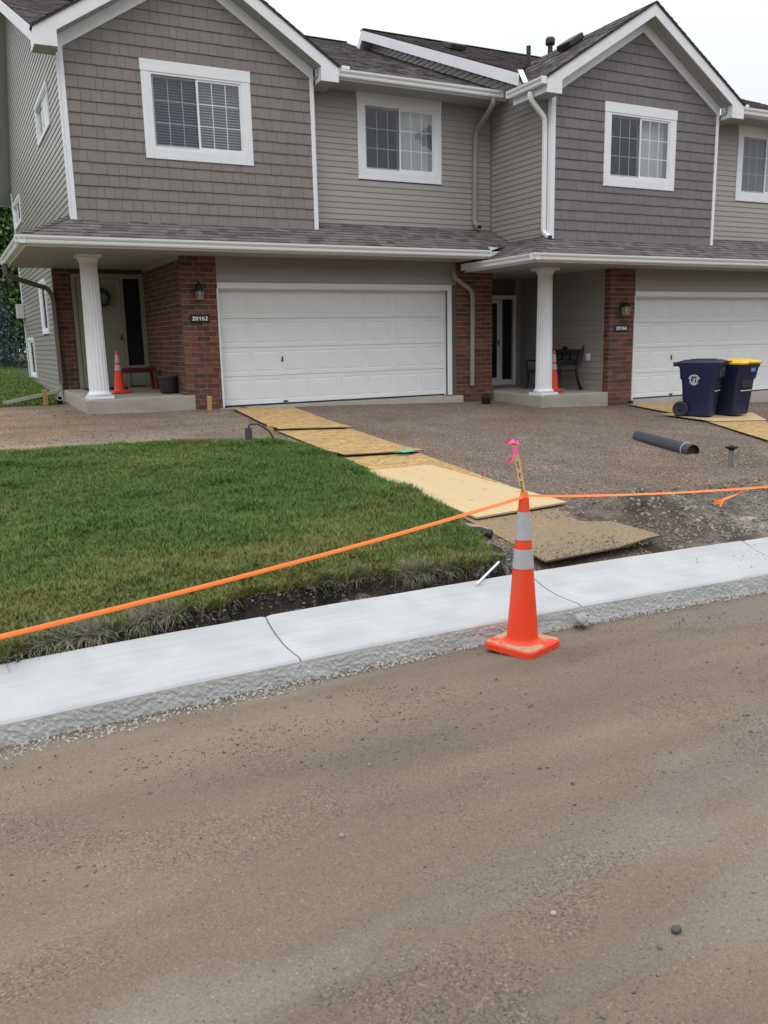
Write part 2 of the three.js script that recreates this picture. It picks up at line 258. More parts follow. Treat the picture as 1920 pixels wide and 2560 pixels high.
// concrete kerb and gutter, cast in sections with tooled joints between them
const concreteMap = dataTex(1024, 512, (u, v, i, j) => { const b = 0.95 + 0.11 * (fbm(u * 10, v * 5, 101, 5, 10, 5) - 0.5) + 0.05 * (fbm(u * 6, v * 60, 105, 2, 6, 60) - 0.5) + 0.035 * (hash2(i, j, 6) - 0.5) + (hash2(i >> 1, j >> 1, 7) > 0.9985 ? -0.22 : 0); return [226 * b, 228 * b, 229 * b]; });
M.kerb = std(L(0.625, 0.63, 0.642), 0.8, { map: concreteMap, bumpMap: rep(bumpGrit, 2), bumpScale: 0.0012 });
M.kerbFace = std(L(0.72, 0.73, 0.745), 0.9, { map: rep(concreteMap, 1), bumpMap: rep(bumpGrit, 2), bumpScale: 0.004 });
{
  const kerb = structure(new THREE.Group()); kerb.name = 'concrete_kerb'; scene.add(kerb);
  const prof = [[0.004, 0.080], [0.012, 0.091], [0.024, 0.097], [0.042, 0.1], [0.08, 0.0985], [0.14, 0.0975], [0.2, 0.098], [0.26, 0.101], [0.31, 0.107], [0.36, 0.115], [0.41, 0.125], [0.46, 0.139], [0.50, 0.153], [0.535, 0.168], [0.555, 0.178], [0.568, 0.180], [0.578, 0.172], [0.58, 0.15], [0.58, 0.08], [0.58, -0.06]];
  const joints = [-13.6, -8.5, -4.4, -2.4, -0.38, 1.57, 3.49, 5.47, 7.4, 9.4, 13, 18];
  for (let s = 0; s < joints.length - 1; s++) {
    const x0 = joints[s] + 0.0045, x1 = joints[s + 1] - 0.0045, n = Math.ceil((x1 - x0) / (x0 > -1 && x1 < 8 ? 0.03 : 0.15));
    const wob = x => 0.006 * (fbm(x * 1.5, s, 55, 3) - 0.5);
    const shape = (d, y, x) => [x, y + wob(x) + 0.002 * (fbm(x * 5, d * 9, 57, 3) - 0.5), kerbFront(x) - d + wob(x + 50) * 1.5];
    const sec = mesh('kerb_section', grid(n, prof.length - 1, (u, v) => { const x = lerp(x0, x1, u), p = prof[Math.round(v * (prof.length - 1))], e = Math.min(x - x0, x1 - x); return shape(p[0], p[1] - (e < 0.012 ? 0.006 * (1 - e / 0.012) : 0), x); }, (u, v) => [lerp(x0, x1, u) / 2, prof[Math.round(v * (prof.length - 1))][0] / 1]), M.kerb, kerb);
    const nf = Math.ceil((x1 - x0) / (x0 > -1 && x1 < 8 ? 0.0055 : 0.1)), mf = 30;
    mesh('kerb_face', grid(nf, mf, (u, v) => {
      const x = lerp(joints[s], joints[s + 1], u), y = lerp(-0.1, 0.0805, v), q = smooth(0.1, 0.5, v) * (1 - smooth(0.86, 1, v));
      const r = q * (0.012 * (fbm(x * 62, y * 80, 61, 3) - 0.55) + 0.010 * Math.max(0, fbm(x * 30, y * 48 + x * 9, 63, 3) - 0.5)) + 0.006 * (fbm(x * 3, y * 9, 65, 2) - 0.5) * q;
      return [x, y + wob(x) * v, kerbFront(x) - 0.004 + wob(x + 50) * 1.5 + r - 0.004 * (1 - v)];
    }, (u, v) => [lerp(x0, x1, u) / 2, v * 0.15]), M.kerbFace, sec);
    mesh('kerb_end', [0, 1].map(k => { const x = k ? x1 : x0, ps = [...prof, [0.01, -0.06]]; const g = new THREE.ShapeGeometry(poly(ps.map(p => [kerbFront(x) - p[0], p[1] - 0.007]))); const a = g.attributes.position; for (let i = 0; i < a.count; i++) a.setXYZ(i, x, a.getY(i), a.getX(i)); g.computeVertexNormals(); return g; }), M.kerbFace, sec);
  }
  // thin slip-form ledge of mortar at the foot of the face
  0; mesh('mortar_ledge', grid(500, 4, (u, v) => { const x = lerp(2.6, 9, u), w = 0.022 + 0.014 * fbm(x * 4, 1, 77, 3); return [x, -0.028 + 0.012 * (1 - v * v) + 0.006 * fbm(x * 9, v * 3, 78, 2), kerbFront(x) - 0.015 + v * (w + 0.016)]; }), M.kerbFace, kerb);
}
// ---------------------------------------------------------------- the two townhouses
// wall frames: origin o, u along the wall, up = y, n outward
function frame(o, u, n) { const m = new THREE.Matrix4().makeBasis(V(...u), V(0, 1, 0), V(...n)); return { o: V(...o), q: new THREE.Quaternion().setFromRotationMatrix(m) }; }
function onFrame(m, f, u = 0, v = 0, n = 0) { m.quaternion.copy(f.q); m.position.copy(V(u, v, n).applyQuaternion(f.q).add(f.o)); return m; }
const boardGeo = (() => { // a lap board of unit size: foot proud, head tucked in
  const T = 0.014, B = 0.002, pos = [], q = (a, b, c, d) => pos.push(...a, ...b, ...c, ...a, ...c, ...d);
  q([0, 0, T], [1, 0, T], [1, 0.12, T], [0, 0.12, T]); q([0, 0.12, T], [1, 0.12, T], [1, 1, B], [0, 1, B]);
  q([0, 0, 0], [1, 0, 0], [1, 0, T], [0, 0, T]); q([0, 0, 0], [0, 0, T], [0, 0.12, T], [0, 1, B]); q([1, 0, 0], [1, 1, B], [1, 0.12, T], [1, 0, T]);
  const g = new THREE.BufferGeometry(); g.setAttribute('position', new THREE.Float32BufferAttribute(pos, 3)); const uv = []; for (let i = 0; i < pos.length; i += 3) uv.push(pos[i], pos[i + 1]); g.setAttribute('uv', new THREE.Float32BufferAttribute(uv, 2)); g.computeVertexNormals(); return g;
})();
function cutSpans(spans, holes, v) { let s = spans; for (const h of holes) if (v > h[1] && v < h[3]) s = s.flatMap(([a, b]) => [[a, Math.min(b, h[0])], [Math.max(a, h[2]), b]].filter(([c, d]) => d - c > 0.01)); return s; }
let boardCount = 0;
function boards(parent, f, v0, v1, exposure, spansOf, holes = []) {
  const n = Math.round((v1 - v0) / exposure), e = (v1 - v0) / n;
  for (let k = 0; k < n; k++) for (const [a, b] of cutSpans(spansOf(v0 + (k + 0.5) * e), holes, v0 + (k + 0.5) * e)) {
    const m = mesh('siding_board', boardGeo, M.siding[boardCount++ * 7 % 3], parent); onFrame(m, f, a, v0 + k * e, 0); m.scale.set(b - a, e * 1.02, 1);
  }
}
function sheathing(parent, f, pts, holes = [], depth = 0.12, mat = M.sheath, name = 'wall') {
  const g = extrude(pts, depth, -depth - 0.001, holes.map(h => rect(h[0], h[1], h[2], h[3]))); const m = mesh(name, g, mat, parent); return onFrame(m, f);
}
// shingled roof plane: corner list in plan (x, z), height y(x, z) linear; rows run along dir
const shingleTone = [[0.145, 0.126, 0.13], [0.12, 0.106, 0.112], [0.16, 0.138, 0.139], [0.13, 0.108, 0.11], [0.085, 0.077, 0.083], [0.152, 0.136, 0.142]];
let roofSeed = 1;
M.hip = std(L(0.105, 0.092, 0.095), 0.92, { side: THREE.DoubleSide });
function shingles(parent, plan, yOf, along, exposure = 0.14) {
  const R = rngOf(900 + roofSeed++), pts = plan.map(([x, z]) => V(x, yOf(x, z), z));
  const U = V(along[0], 0, along[1]).normalize();
  const nrm = V(0, 0, 0); for (let i = 1; i < pts.length - 1; i++) nrm.add(pts[i].clone().sub(pts[0]).cross(pts[i + 1].clone().sub(pts[0]))); nrm.normalize(); if (nrm.y < 0) nrm.negate();
  U.sub(nrm.clone().multiplyScalar(U.dot(nrm))).normalize();
  const Vd = nrm.clone().cross(U).normalize(); if (Vd.y < 0) Vd.negate();
  const O = pts[0], uv = pts.map(p => { const d = p.clone().sub(O); return [d.dot(U), d.dot(Vd)]; });
  const vmin = Math.min(...uv.map(p => p[1])), vmax = Math.max(...uv.map(p => p[1]));
  const range = v => { let a = 1e9, b = -1e9; for (let i = 0; i < uv.length; i++) { const p = uv[i], q = uv[(i + 1) % uv.length]; if ((p[1] - v) * (q[1] - v) <= 0 && p[1] !== q[1]) { const t = (v - p[1]) / (q[1] - p[1]), u = lerp(p[0], q[0], t); a = Math.min(a, u); b = Math.max(b, u); } } return [a, b]; };
  const pos = [], col = [], tex = [];
  const at = (u, v, h) => O.clone().addScaledVector(U, u).addScaledVector(Vd, v).addScaledVector(nrm, h);
  const quad = (a, b, c, d, k) => { for (const p of [a, b, c, a, c, d]) { pos.push(p.x, p.y, p.z); col.push(...k); tex.push(p.dot(U), p.dot(Vd)); } };
  for (let v = vmin, r = 0; v < vmax; v += exposure, r++) {
    const ve = Math.min(v + exposure, vmax), [a0, b0] = range(Math.min(v + 0.004, vmax - 1e-4)), [a1, b1] = range(ve - 0.002); if (b0 - a0 < 0.01 && b1 - a1 < 0.01) continue;
    let u = Math.min(a0, a1) - R() * 0.3; const end = Math.max(b0, b1);
    while (u < end) {
      const w = 0.1 + 0.22 * R(), t = shingleTone[Math.floor(R() * 6)], k = 0.86 + 0.28 * R(), c = t.map(q => q * k), th = 0.010 + (R() < 0.4 ? 0.006 : 0) + 0.002 * R();
      const l0 = clamp(u, a0, b0), r0 = clamp(u + w, a0, b0), l1 = clamp(u, a1, b1), r1 = clamp(u + w, a1, b1);
      if (r0 - l0 > 0.004 || r1 - l1 > 0.004) { quad(at(l0, v, th), at(r0, v, th), at(r1, ve, 0.004), at(l1, ve, 0.004), c); quad(at(l0, v, 0), at(r0, v, 0), at(r0, v, th), at(l0, v, th), c); }
      u += w;
    }
  }
  const g = new THREE.BufferGeometry(); g.setAttribute('position', new THREE.Float32BufferAttribute(pos, 3)); g.setAttribute('color', new THREE.Float32BufferAttribute(col, 3)); g.setAttribute('uv', new THREE.Float32BufferAttribute(tex, 2)); g.computeVertexNormals();
  const roof = group('roof_slope', parent);
  const m = mesh('roof_shingles', g, M.shingle, roof); m.userData.kind = 'stuff';
  // deck below
  const n = pts.length, dp = [], put = (...q) => { for (const p of q) dp.push(p.x, p.y, p.z); }, lo = pts.map(p => p.clone().addScaledVector(nrm, -0.03));
  for (let i = 1; i < n - 1; i++) { put(pts[0], pts[i], pts[i + 1]); put(lo[0], lo[i + 1], lo[i]); }
  for (let i = 0; i < n; i++) { const j = (i + 1) % n; put(pts[i], lo[i], lo[j], pts[i], lo[j], pts[j]); }
  const dg = new THREE.BufferGeometry(); dg.setAttribute('position', new THREE.Float32BufferAttribute(dp, 3)); dg.computeVertexNormals(); mesh('roof_deck', dg, M.deck, roof);
  return roof;
}
function gutterRun(parent, a, b, out, mat = M.gutter) { // K-style gutter from a to b (top back edge), out = outward unit direction
  const A = V(...a), B = V(...b), d = B.clone().sub(A), len = d.length(), f = V(...out);
  const prof = [[0, 0], [0, -0.125], [0.075, -0.125], [0.085, -0.105], [0.088, -0.07], [0.105, -0.05], [0.115, -0.03], [0.116, -0.004], [0.122, 0.002], [0.104, 0.002], [0.104, -0.03], [0.076, -0.07], [0.07, -0.113], [0.008, -0.113], [0.008, 0]];
  const g = new THREE.ExtrudeGeometry(poly(prof), { depth: len, bevelEnabled: false });
  const m = new THREE.Matrix4().makeBasis(f, V(0, 1, 0), d.clone().normalize()); const M4 = m; g.applyMatrix4(M4); g.translate(A.x, A.y, A.z);
  if (m.determinant() < 0) { const i = g.index ? g.toNonIndexed() : g; const p = i.attributes.position; for (let k = 0; k < p.count; k += 3) { for (const at of [i.attributes.position, i.attributes.normal, i.attributes.uv]) { const s = at.itemSize, r = at.array; for (let c = 0; c < s; c++) { const t = r[(k + 1) * s + c]; r[(k + 1) * s + c] = r[(k + 2) * s + c]; r[(k + 2) * s + c] = t; } } } i.computeVertexNormals(); const grp = group('gutter', parent); mesh('trough', i, mat, grp); return grp; }
  const grp = group('gutter', parent); mesh('trough', g, mat, grp);
  const cap = new THREE.Shape(prof.slice(0, 9).map(p => new THREE.Vector2(...p)));
  return grp;
}
function windowUnit(parent, f, u0, v0, u1, v1, o = {}) {
  const g = group('window', parent); onFrame(g, f, u0, v0, 0);
  const w = u1 - u0, h = v1 - v0, T = o.trim ?? 0.135, hd = o.head ?? 0.185, sl = o.sill ?? 0.165, z = 0.03;
  if (T > 0.05) {
    mesh('head_trim', rspan(-0.008, w + 0.008, h - hd, h, 0, z + 0.006), M.trim, g);
    mesh('sill_trim', rspan(T, w - T, 0, sl, 0, z), M.trim, g);
    mesh('side_trim', rspan(0, T, 0, h - hd, 0, z), M.trim, g); mesh('side_trim', rspan(w - T, w, 0, h - hd, 0, z), M.trim, g);
  } else mesh('frame_trim', extrude(rect(0, 0, w, h), 0.035, 0, [rect(T, sl, w - T, h - hd)]), M.trim, g);
  const a = T, b = w - T, c = sl, d = h - hd, fr = 0.035;
  mesh('frame', extrude(rect(a, c, b, d), 0.075, -0.05, [rect(a + fr, c + fr, b - fr, d - fr)]), M.trim, g);
  const mid = (a + b) / 2, sashes = o.single ? [[a + fr, b - fr, 0]] : [[a + fr, mid + 0.02, 1], [mid - 0.02, b - fr, 0]];
  for (const [x0, x1, left] of sashes) {
    const y0 = c + fr, y1 = d - fr, s = 0.035, zz = left ? -0.035 : -0.012;
    mesh('sash', extrude(rect(x0, y0, x1, y1), 0.022, zz, [rect(x0 + s, y0 + s, x1 - s, y1 - s)]), M.trim, g);
    const pane = new THREE.PlaneGeometry(x1 - x0 - 2 * s, y1 - y0 - 2 * s); pane.translate((x0 + x1) / 2, (y0 + y1) / 2, zz + 0.012); mesh('pane', pane, M.glass, g);
    if (!o.plain) for (let k = 1; k < 3; k++) {
      const x = lerp(x0 + s, x1 - s, k / 3), y = lerp(y0 + s, y1 - s, k / 3);
      mesh('muntin', box(0.012, y1 - y0 - 2 * s, 0.006, x, (y0 + y1) / 2, zz + 0.003), M.trim, g); mesh('muntin', box(x1 - x0 - 2 * s, 0.012, 0.005, (x0 + x1) / 2, y, zz + 0.003), M.trim, g);
    }
    if (left && !o.plain) { const sc = new THREE.PlaneGeometry(x1 - x0 - s, y1 - y0); sc.translate((x0 + x1 - s) / 2, (y0 + y1) / 2, -0.002); mesh('insect_screen', sc, M.screen, g); }
  }
  if (o.blinds) { const sl = []; for (let y = c + 0.05; y < d - 0.03; y += 0.045) { const s = box(b - a - 0.06, 0.003, 0.046); s.rotateX(0.62); s.translate(mid, y, -0.10); sl.push(s); } const m = mesh('blind_slats', sl, M.blind, g); m.userData.kind = 'stuff'; }
  if (o.curtain) {
    const x0 = o.curtain[0] * w, x1 = o.curtain[1] * w, m = mesh('curtain', grid(60, 1, (u, v) => [lerp(x0, x1, u), lerp(c, d, v), -0.14 + 0.016 * Math.sin(u * 42 + 3 * Math.sin(u * 9))]), M.curtain, g);
  }
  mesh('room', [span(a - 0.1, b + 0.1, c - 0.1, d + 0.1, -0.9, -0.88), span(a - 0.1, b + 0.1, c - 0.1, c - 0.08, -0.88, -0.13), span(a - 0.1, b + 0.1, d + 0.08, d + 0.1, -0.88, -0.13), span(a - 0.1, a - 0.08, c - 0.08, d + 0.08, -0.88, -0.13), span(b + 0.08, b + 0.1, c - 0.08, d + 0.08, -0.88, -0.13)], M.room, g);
  return g;
}
const brickGeo = {}; const BH = 0.083, BL = 0.240, BJ = 0.011;
function brickShape(len) { const k = Math.round(len * 200); if (!brickGeo[k]) { const l = k / 200, b = 0.004; const s = poly([[b, 0], [l - b, 0], [l, b], [l, BH - b], [l - b, BH], [b, BH], [0, BH - b], [0, b]]); const g = new THREE.ExtrudeGeometry(s, { depth: 0.012, bevelEnabled: false }); g.translate(0, 0, -0.003); brickGeo[k] = g; } return brickGeo[k]; }
let brickTotal = 0;
function brickwork(parent, f, u0, u1, v0, v1, single, seed) { // running bond; single = each brick a part of its own
  const R = rngOf(seed), loose = M.brick.map(() => []);
  let row = 0;
  for (let v = v0; v + BH <= v1 + 0.02; v += BH + BJ, row++) {
    let u = u0 - (row % 2 ? (BL + BJ) / 2 : 0);
    while (u < u1 - 0.02) {
      const a = Math.max(u, u0), b = Math.min(u + BL, u1); u += BL + BJ; if (b - a < 0.03) continue;
      const t = Math.min(M.brick.length - 1, Math.floor(Math.pow(R(), 0.9) * M.brick.length)), g = brickShape(b - a), n = 0.003 * (R() - 0.5), dv = 0.002 * (R() - 0.5);
      if (single) { brickTotal++; onFrame(mesh('brick', g, M.brick[t], parent), f, a, v + dv, n); }
      else { const c = g.clone(); c.translate(a, v + dv, n); loose[t].push(c); }
    }
  }
  // a mortar bed behind, and the bricks past the first three hundred joined by tone
  const back = mesh('mortar_bed', span(u0 + 0.002, u1 - 0.002, v0 - 0.3, v1, -0.1, 0.0015), M.mortar, parent); onFrame(back, f);
  loose.forEach((l, t) => { if (l.length) { const m = mesh('brick_courses', l, M.brick[t], parent); m.userData.kind = 'stuff'; onFrame(m, f); } });
}
function shakeWall(parent, f, v0, v1, limit, holes, seed, tones = M.shake) { // staggered-edge shingle siding
  const R = rngOf(seed), list = [], e = 0.186; let k = 0;
  for (let v = v0; v < v1; v += e, k++) {
    const [lo, hi] = limit(v + e * 0.45); if (hi - lo < 0.05) break;
    for (const [s0, s1] of cutSpans([[lo, hi]], holes, v + e / 2)) {
      let u = s0 - R() * 0.12; while (u < s1 - 0.005) { const w = 0.12 + 0.17 * R(), a = Math.max(u, s0), b = Math.min(u + w - 0.0045, s1); u += w; if (b - a > 0.02) list.push([a, b, v, e, R(), R()]); }
    }
  }
  list.sort((p, q) => (q[1] - q[0]) - (p[1] - p[0]));
  const rest = tones.map(() => []);
  list.forEach((q, i) => {
    const [a, b, v, ee, r1, r2] = q, t = Math.min(4, Math.floor(r1 * 5));
    if (i < 300) { const m = mesh('shake', boardGeo, tones[t], parent); onFrame(m, f, a, v - 0.004 * r2, 0); m.scale.set(b - a, ee * 1.03, 1.25 + 0.25 * r2); }
    else { const g = boardGeo.clone(); g.scale(b - a, ee * 1.03, 1.25 + 0.25 * r2); g.translate(a, v - 0.004 * r2, 0); rest[t].push(g); }
  });
  rest.forEach((l, t) => { if (l.length) { const m = mesh('small_shakes', l, tones[t], parent); m.userData.kind = 'stuff'; onFrame(m, f); } });
}
// garage door: 4 sections of 8 raised panels
const GW = 4.88, GH = 2.134;
const panelGeo = (() => {
  const w = 0.53, h = 0.39, rings = [[0, 0], [0.012, -0.0042], [0.020, -0.0042], [0.045, 0.0]], pos = [];
  const c = ([i, z]) => [[i, i, z], [w - i, i, z], [w - i, h - i, z], [i, h - i, z]];
  const q = (a, b, d, e) => pos.push(...a, ...b, ...d, ...a, ...d, ...e);
  for (let k = 0; k < 3; k++) { const A = c(rings[k]), B = c(rings[k + 1]); for (let i = 0; i < 4; i++) { const j = (i + 1) % 4; q(A[i], A[j], B[j], B[i]); } }
  const I = c(rings[3]); q(I[0], I[1], I[2], I[3]);
  const g = new THREE.BufferGeometry(); g.setAttribute('position', new THREE.Float32BufferAttribute(pos, 3)); g.setAttribute('uv', new THREE.Float32BufferAttribute(pos.flatMap((_, i) => i % 3 === 0 ? [pos[i], pos[i + 1]] : []), 2)); g.computeVertexNormals(); return g;
})();
const sectionGeo = (() => { const sh = GH / 4, px = GW / 8; return extrude([[0, 0.003], [GW, 0.003], [GW, sh - 0.003], [0, sh - 0.003]], 0.04, -0.04, Array.from({ length: 8 }, (_, i) => rect(i * px + (px - 0.53) / 2, (sh - 0.39) / 2, i * px + (px + 0.53) / 2, (sh + 0.39) / 2))); })();
function garageDoor(parent, x, y, z) {
  const g = group('garage_door', parent); g.position.set(x, y, z);
  const sh = GH / 4, px = GW / 8;
  for (let s = 0; s < 4; s++) {
    const sec = mesh('door_section', sectionGeo, M.door, g); sec.position.set(0, s * sh, 0);
    for (let i = 0; i < 8; i++) { const p = mesh('raised_panel', panelGeo, M.door, g); p.position.set(i * px + (px - 0.53) / 2, s * sh + (sh - 0.39) / 2, 0); }
  }
  mesh('door_backing', span(0.01, GW - 0.01, 0.01, GH - 0.01, -0.06, -0.045), M.deck, g);
  mesh('lock_handle', [rbox(0.022, 0.1, 0.02, 2 * px + 0.02, 1.5 * sh + 0.04, 0.012), rod([2 * px + 0.02, 1.5 * sh + 0.06, 0.01], [2 * px - 0.01, 1.5 * sh + 0.0, 0.03], 0.008)], M.darkMetal, g);
  mesh('lift_handle', rbox(0.09, 0.03, 0.02, 2 * px + 0.05, 0.03, 0.011), M.darkMetal, g);
  mesh('bottom_seal', span(0, GW, -0.02, 0.0, -0.03, -0.005), M.black, g);
  return g;
}
function columnPart(parent, x, z, y0, y1) {
  const g = group('porch_column', parent); g.position.set(x, y0, z);
  const H = y1 - y0, N = 16, seg = N * 10;
  const fl = (t) => { const k = (t * N) % 1; return k > 0.18 && k < 0.82 ? 0.012 * Math.sin((k - 0.18) / 0.64 * Math.PI) : 0; };
  mesh('shaft', grid(seg, 12, (u, v) => { const a = u * Math.PI * 2, r = lerp(0.172, 0.145, v) - fl(u); return [r * Math.sin(a), lerp(0.13, H - 0.14, v), r * Math.cos(a)]; }), M.trim, g);
  mesh('column_base', [rspan(-0.215, 0.215, 0, 0.055, -0.215, 0.215, 0.006), (() => { const l = new THREE.LatheGeometry([[0.16, 0.055], [0.205, 0.06], [0.215, 0.08], [0.205, 0.1], [0.185, 0.108], [0.178, 0.13], [0.15, 0.135]].map(p => new THREE.Vector2(...p)), 48); return l; })()], M.trim, g);
  mesh('capital', [(() => { const l = new THREE.LatheGeometry([[0.13, H - 0.15], [0.155, H - 0.14], [0.155, H - 0.12], [0.165, H - 0.1], [0.195, H - 0.06], [0.2, H - 0.05], [0.14, H - 0.045]].map(p => new THREE.Vector2(...p)), 48); return l; })(), rspan(-0.205, 0.205, H - 0.05, H - 0.001, -0.205, 0.205, 0.005)], M.trim, g);
}
function numberPlate(parent, text, x, y, z) {
  const g = group('house_number_plate', parent); g.position.set(x, y, z);
  mesh('plate', rbox(0.37, 0.145, 0.016, 0, 0, 0.008, 0.012), M.black, g);
  const t = canvasTex(512, 200, (c, w, h) => { c.fillStyle = '#0b0b0d'; c.fillRect(0, 0, w, h); c.fillStyle = '#e8e8ea'; c.font = 'bold 150px sans-serif'; c.textAlign = 'center'; c.textBaseline = 'middle'; c.save(); c.translate(w / 2, h / 2 + 6); const m = c.measureText(text).width; c.scale(Math.min(1.2, 440 / m), 1); c.fillText(text, 0, 0); c.restore(); });
  const p = new THREE.PlaneGeometry(0.345, 0.128); p.translate(0, 0, 0.0175); mesh('house_number', p, std(L(1, 1, 1), 0.5, { map: t }), g);
}
function wallLamp(parent, x, y, z, ornate) {
  const g = group('wall_lamp', parent); g.position.set(x, y, z);
  mesh('back_plate', rbox(0.11, 0.2, 0.025, 0, 0.06, 0.0125, 0.01), M.darkMetal, g);
  const zc = 0.13;
  mesh('arm', ornate ? tube([[0, 0.1, 0.02], [0, 0.2, 0.06], [0, 0.235, 0.12], [0, 0.2, 0.16], [0, 0.165, 0.14], [0, 0.19, 0.115]], 0.008, 30) : tube([[0, 0.05, 0.02], [0, 0.17, 0.05], [0, 0.2, 0.1], [0, 0.16, zc]], 0.01, 20), M.darkMetal, g);
  const cap = new THREE.CylinderGeometry(0.03, ornate ? 0.12 : 0.095, ornate ? 0.06 : 0.13, ornate ? 6 : 12); cap.translate(0, ornate ? 0.11 : 0.1, zc);
  mesh('cap', [cap, new THREE.SphereGeometry(0.018, 10, 8).translate(0, ornate ? 0.16 : 0.18, zc), ...(ornate ? [new THREE.CylinderGeometry(0.125, 0.125, 0.02, 6).translate(0, 0.075, zc)] : [])], M.darkMetal, g);
  const gl = new THREE.CylinderGeometry(ornate ? 0.105 : 0.082, ornate ? 0.075 : 0.062, 0.18, ornate ? 6 : 16, 1, true); gl.translate(0, -0.03, zc); mesh('lamp_glass', gl, new THREE.MeshPhysicalMaterial({ color: 0xf2ede4, roughness: 0.35, transmission: 0.85, thickness: 0 }), g);
  mesh('bulb', [new THREE.SphereGeometry(0.026, 12, 10).translate(0, 0.0, zc), new THREE.CylinderGeometry(0.012, 0.014, 0.06, 8).translate(0, 0.045, zc)], std(L(0.85, 0.84, 0.8), 0.3), g);
  const bars = []; for (let k = 0; k < 6; k++) { const a = k / 6 * Math.PI * 2 + (ornate ? 0 : 0.3), r0 = ornate ? 0.078 : 0.064, r1 = ornate ? 0.108 : 0.085; bars.push(rod([r0 * Math.sin(a), -0.12, zc + r0 * Math.cos(a)], [r1 * Math.sin(a), 0.06, zc + r1 * Math.cos(a)], 0.0045, 6)); }
  bars.push(new THREE.CylinderGeometry(ornate ? 0.08 : 0.066, ornate ? 0.06 : 0.05, 0.018, ornate ? 6 : 16).translate(0, -0.127, zc)); mesh('cage', bars, M.darkMetal, g);
}

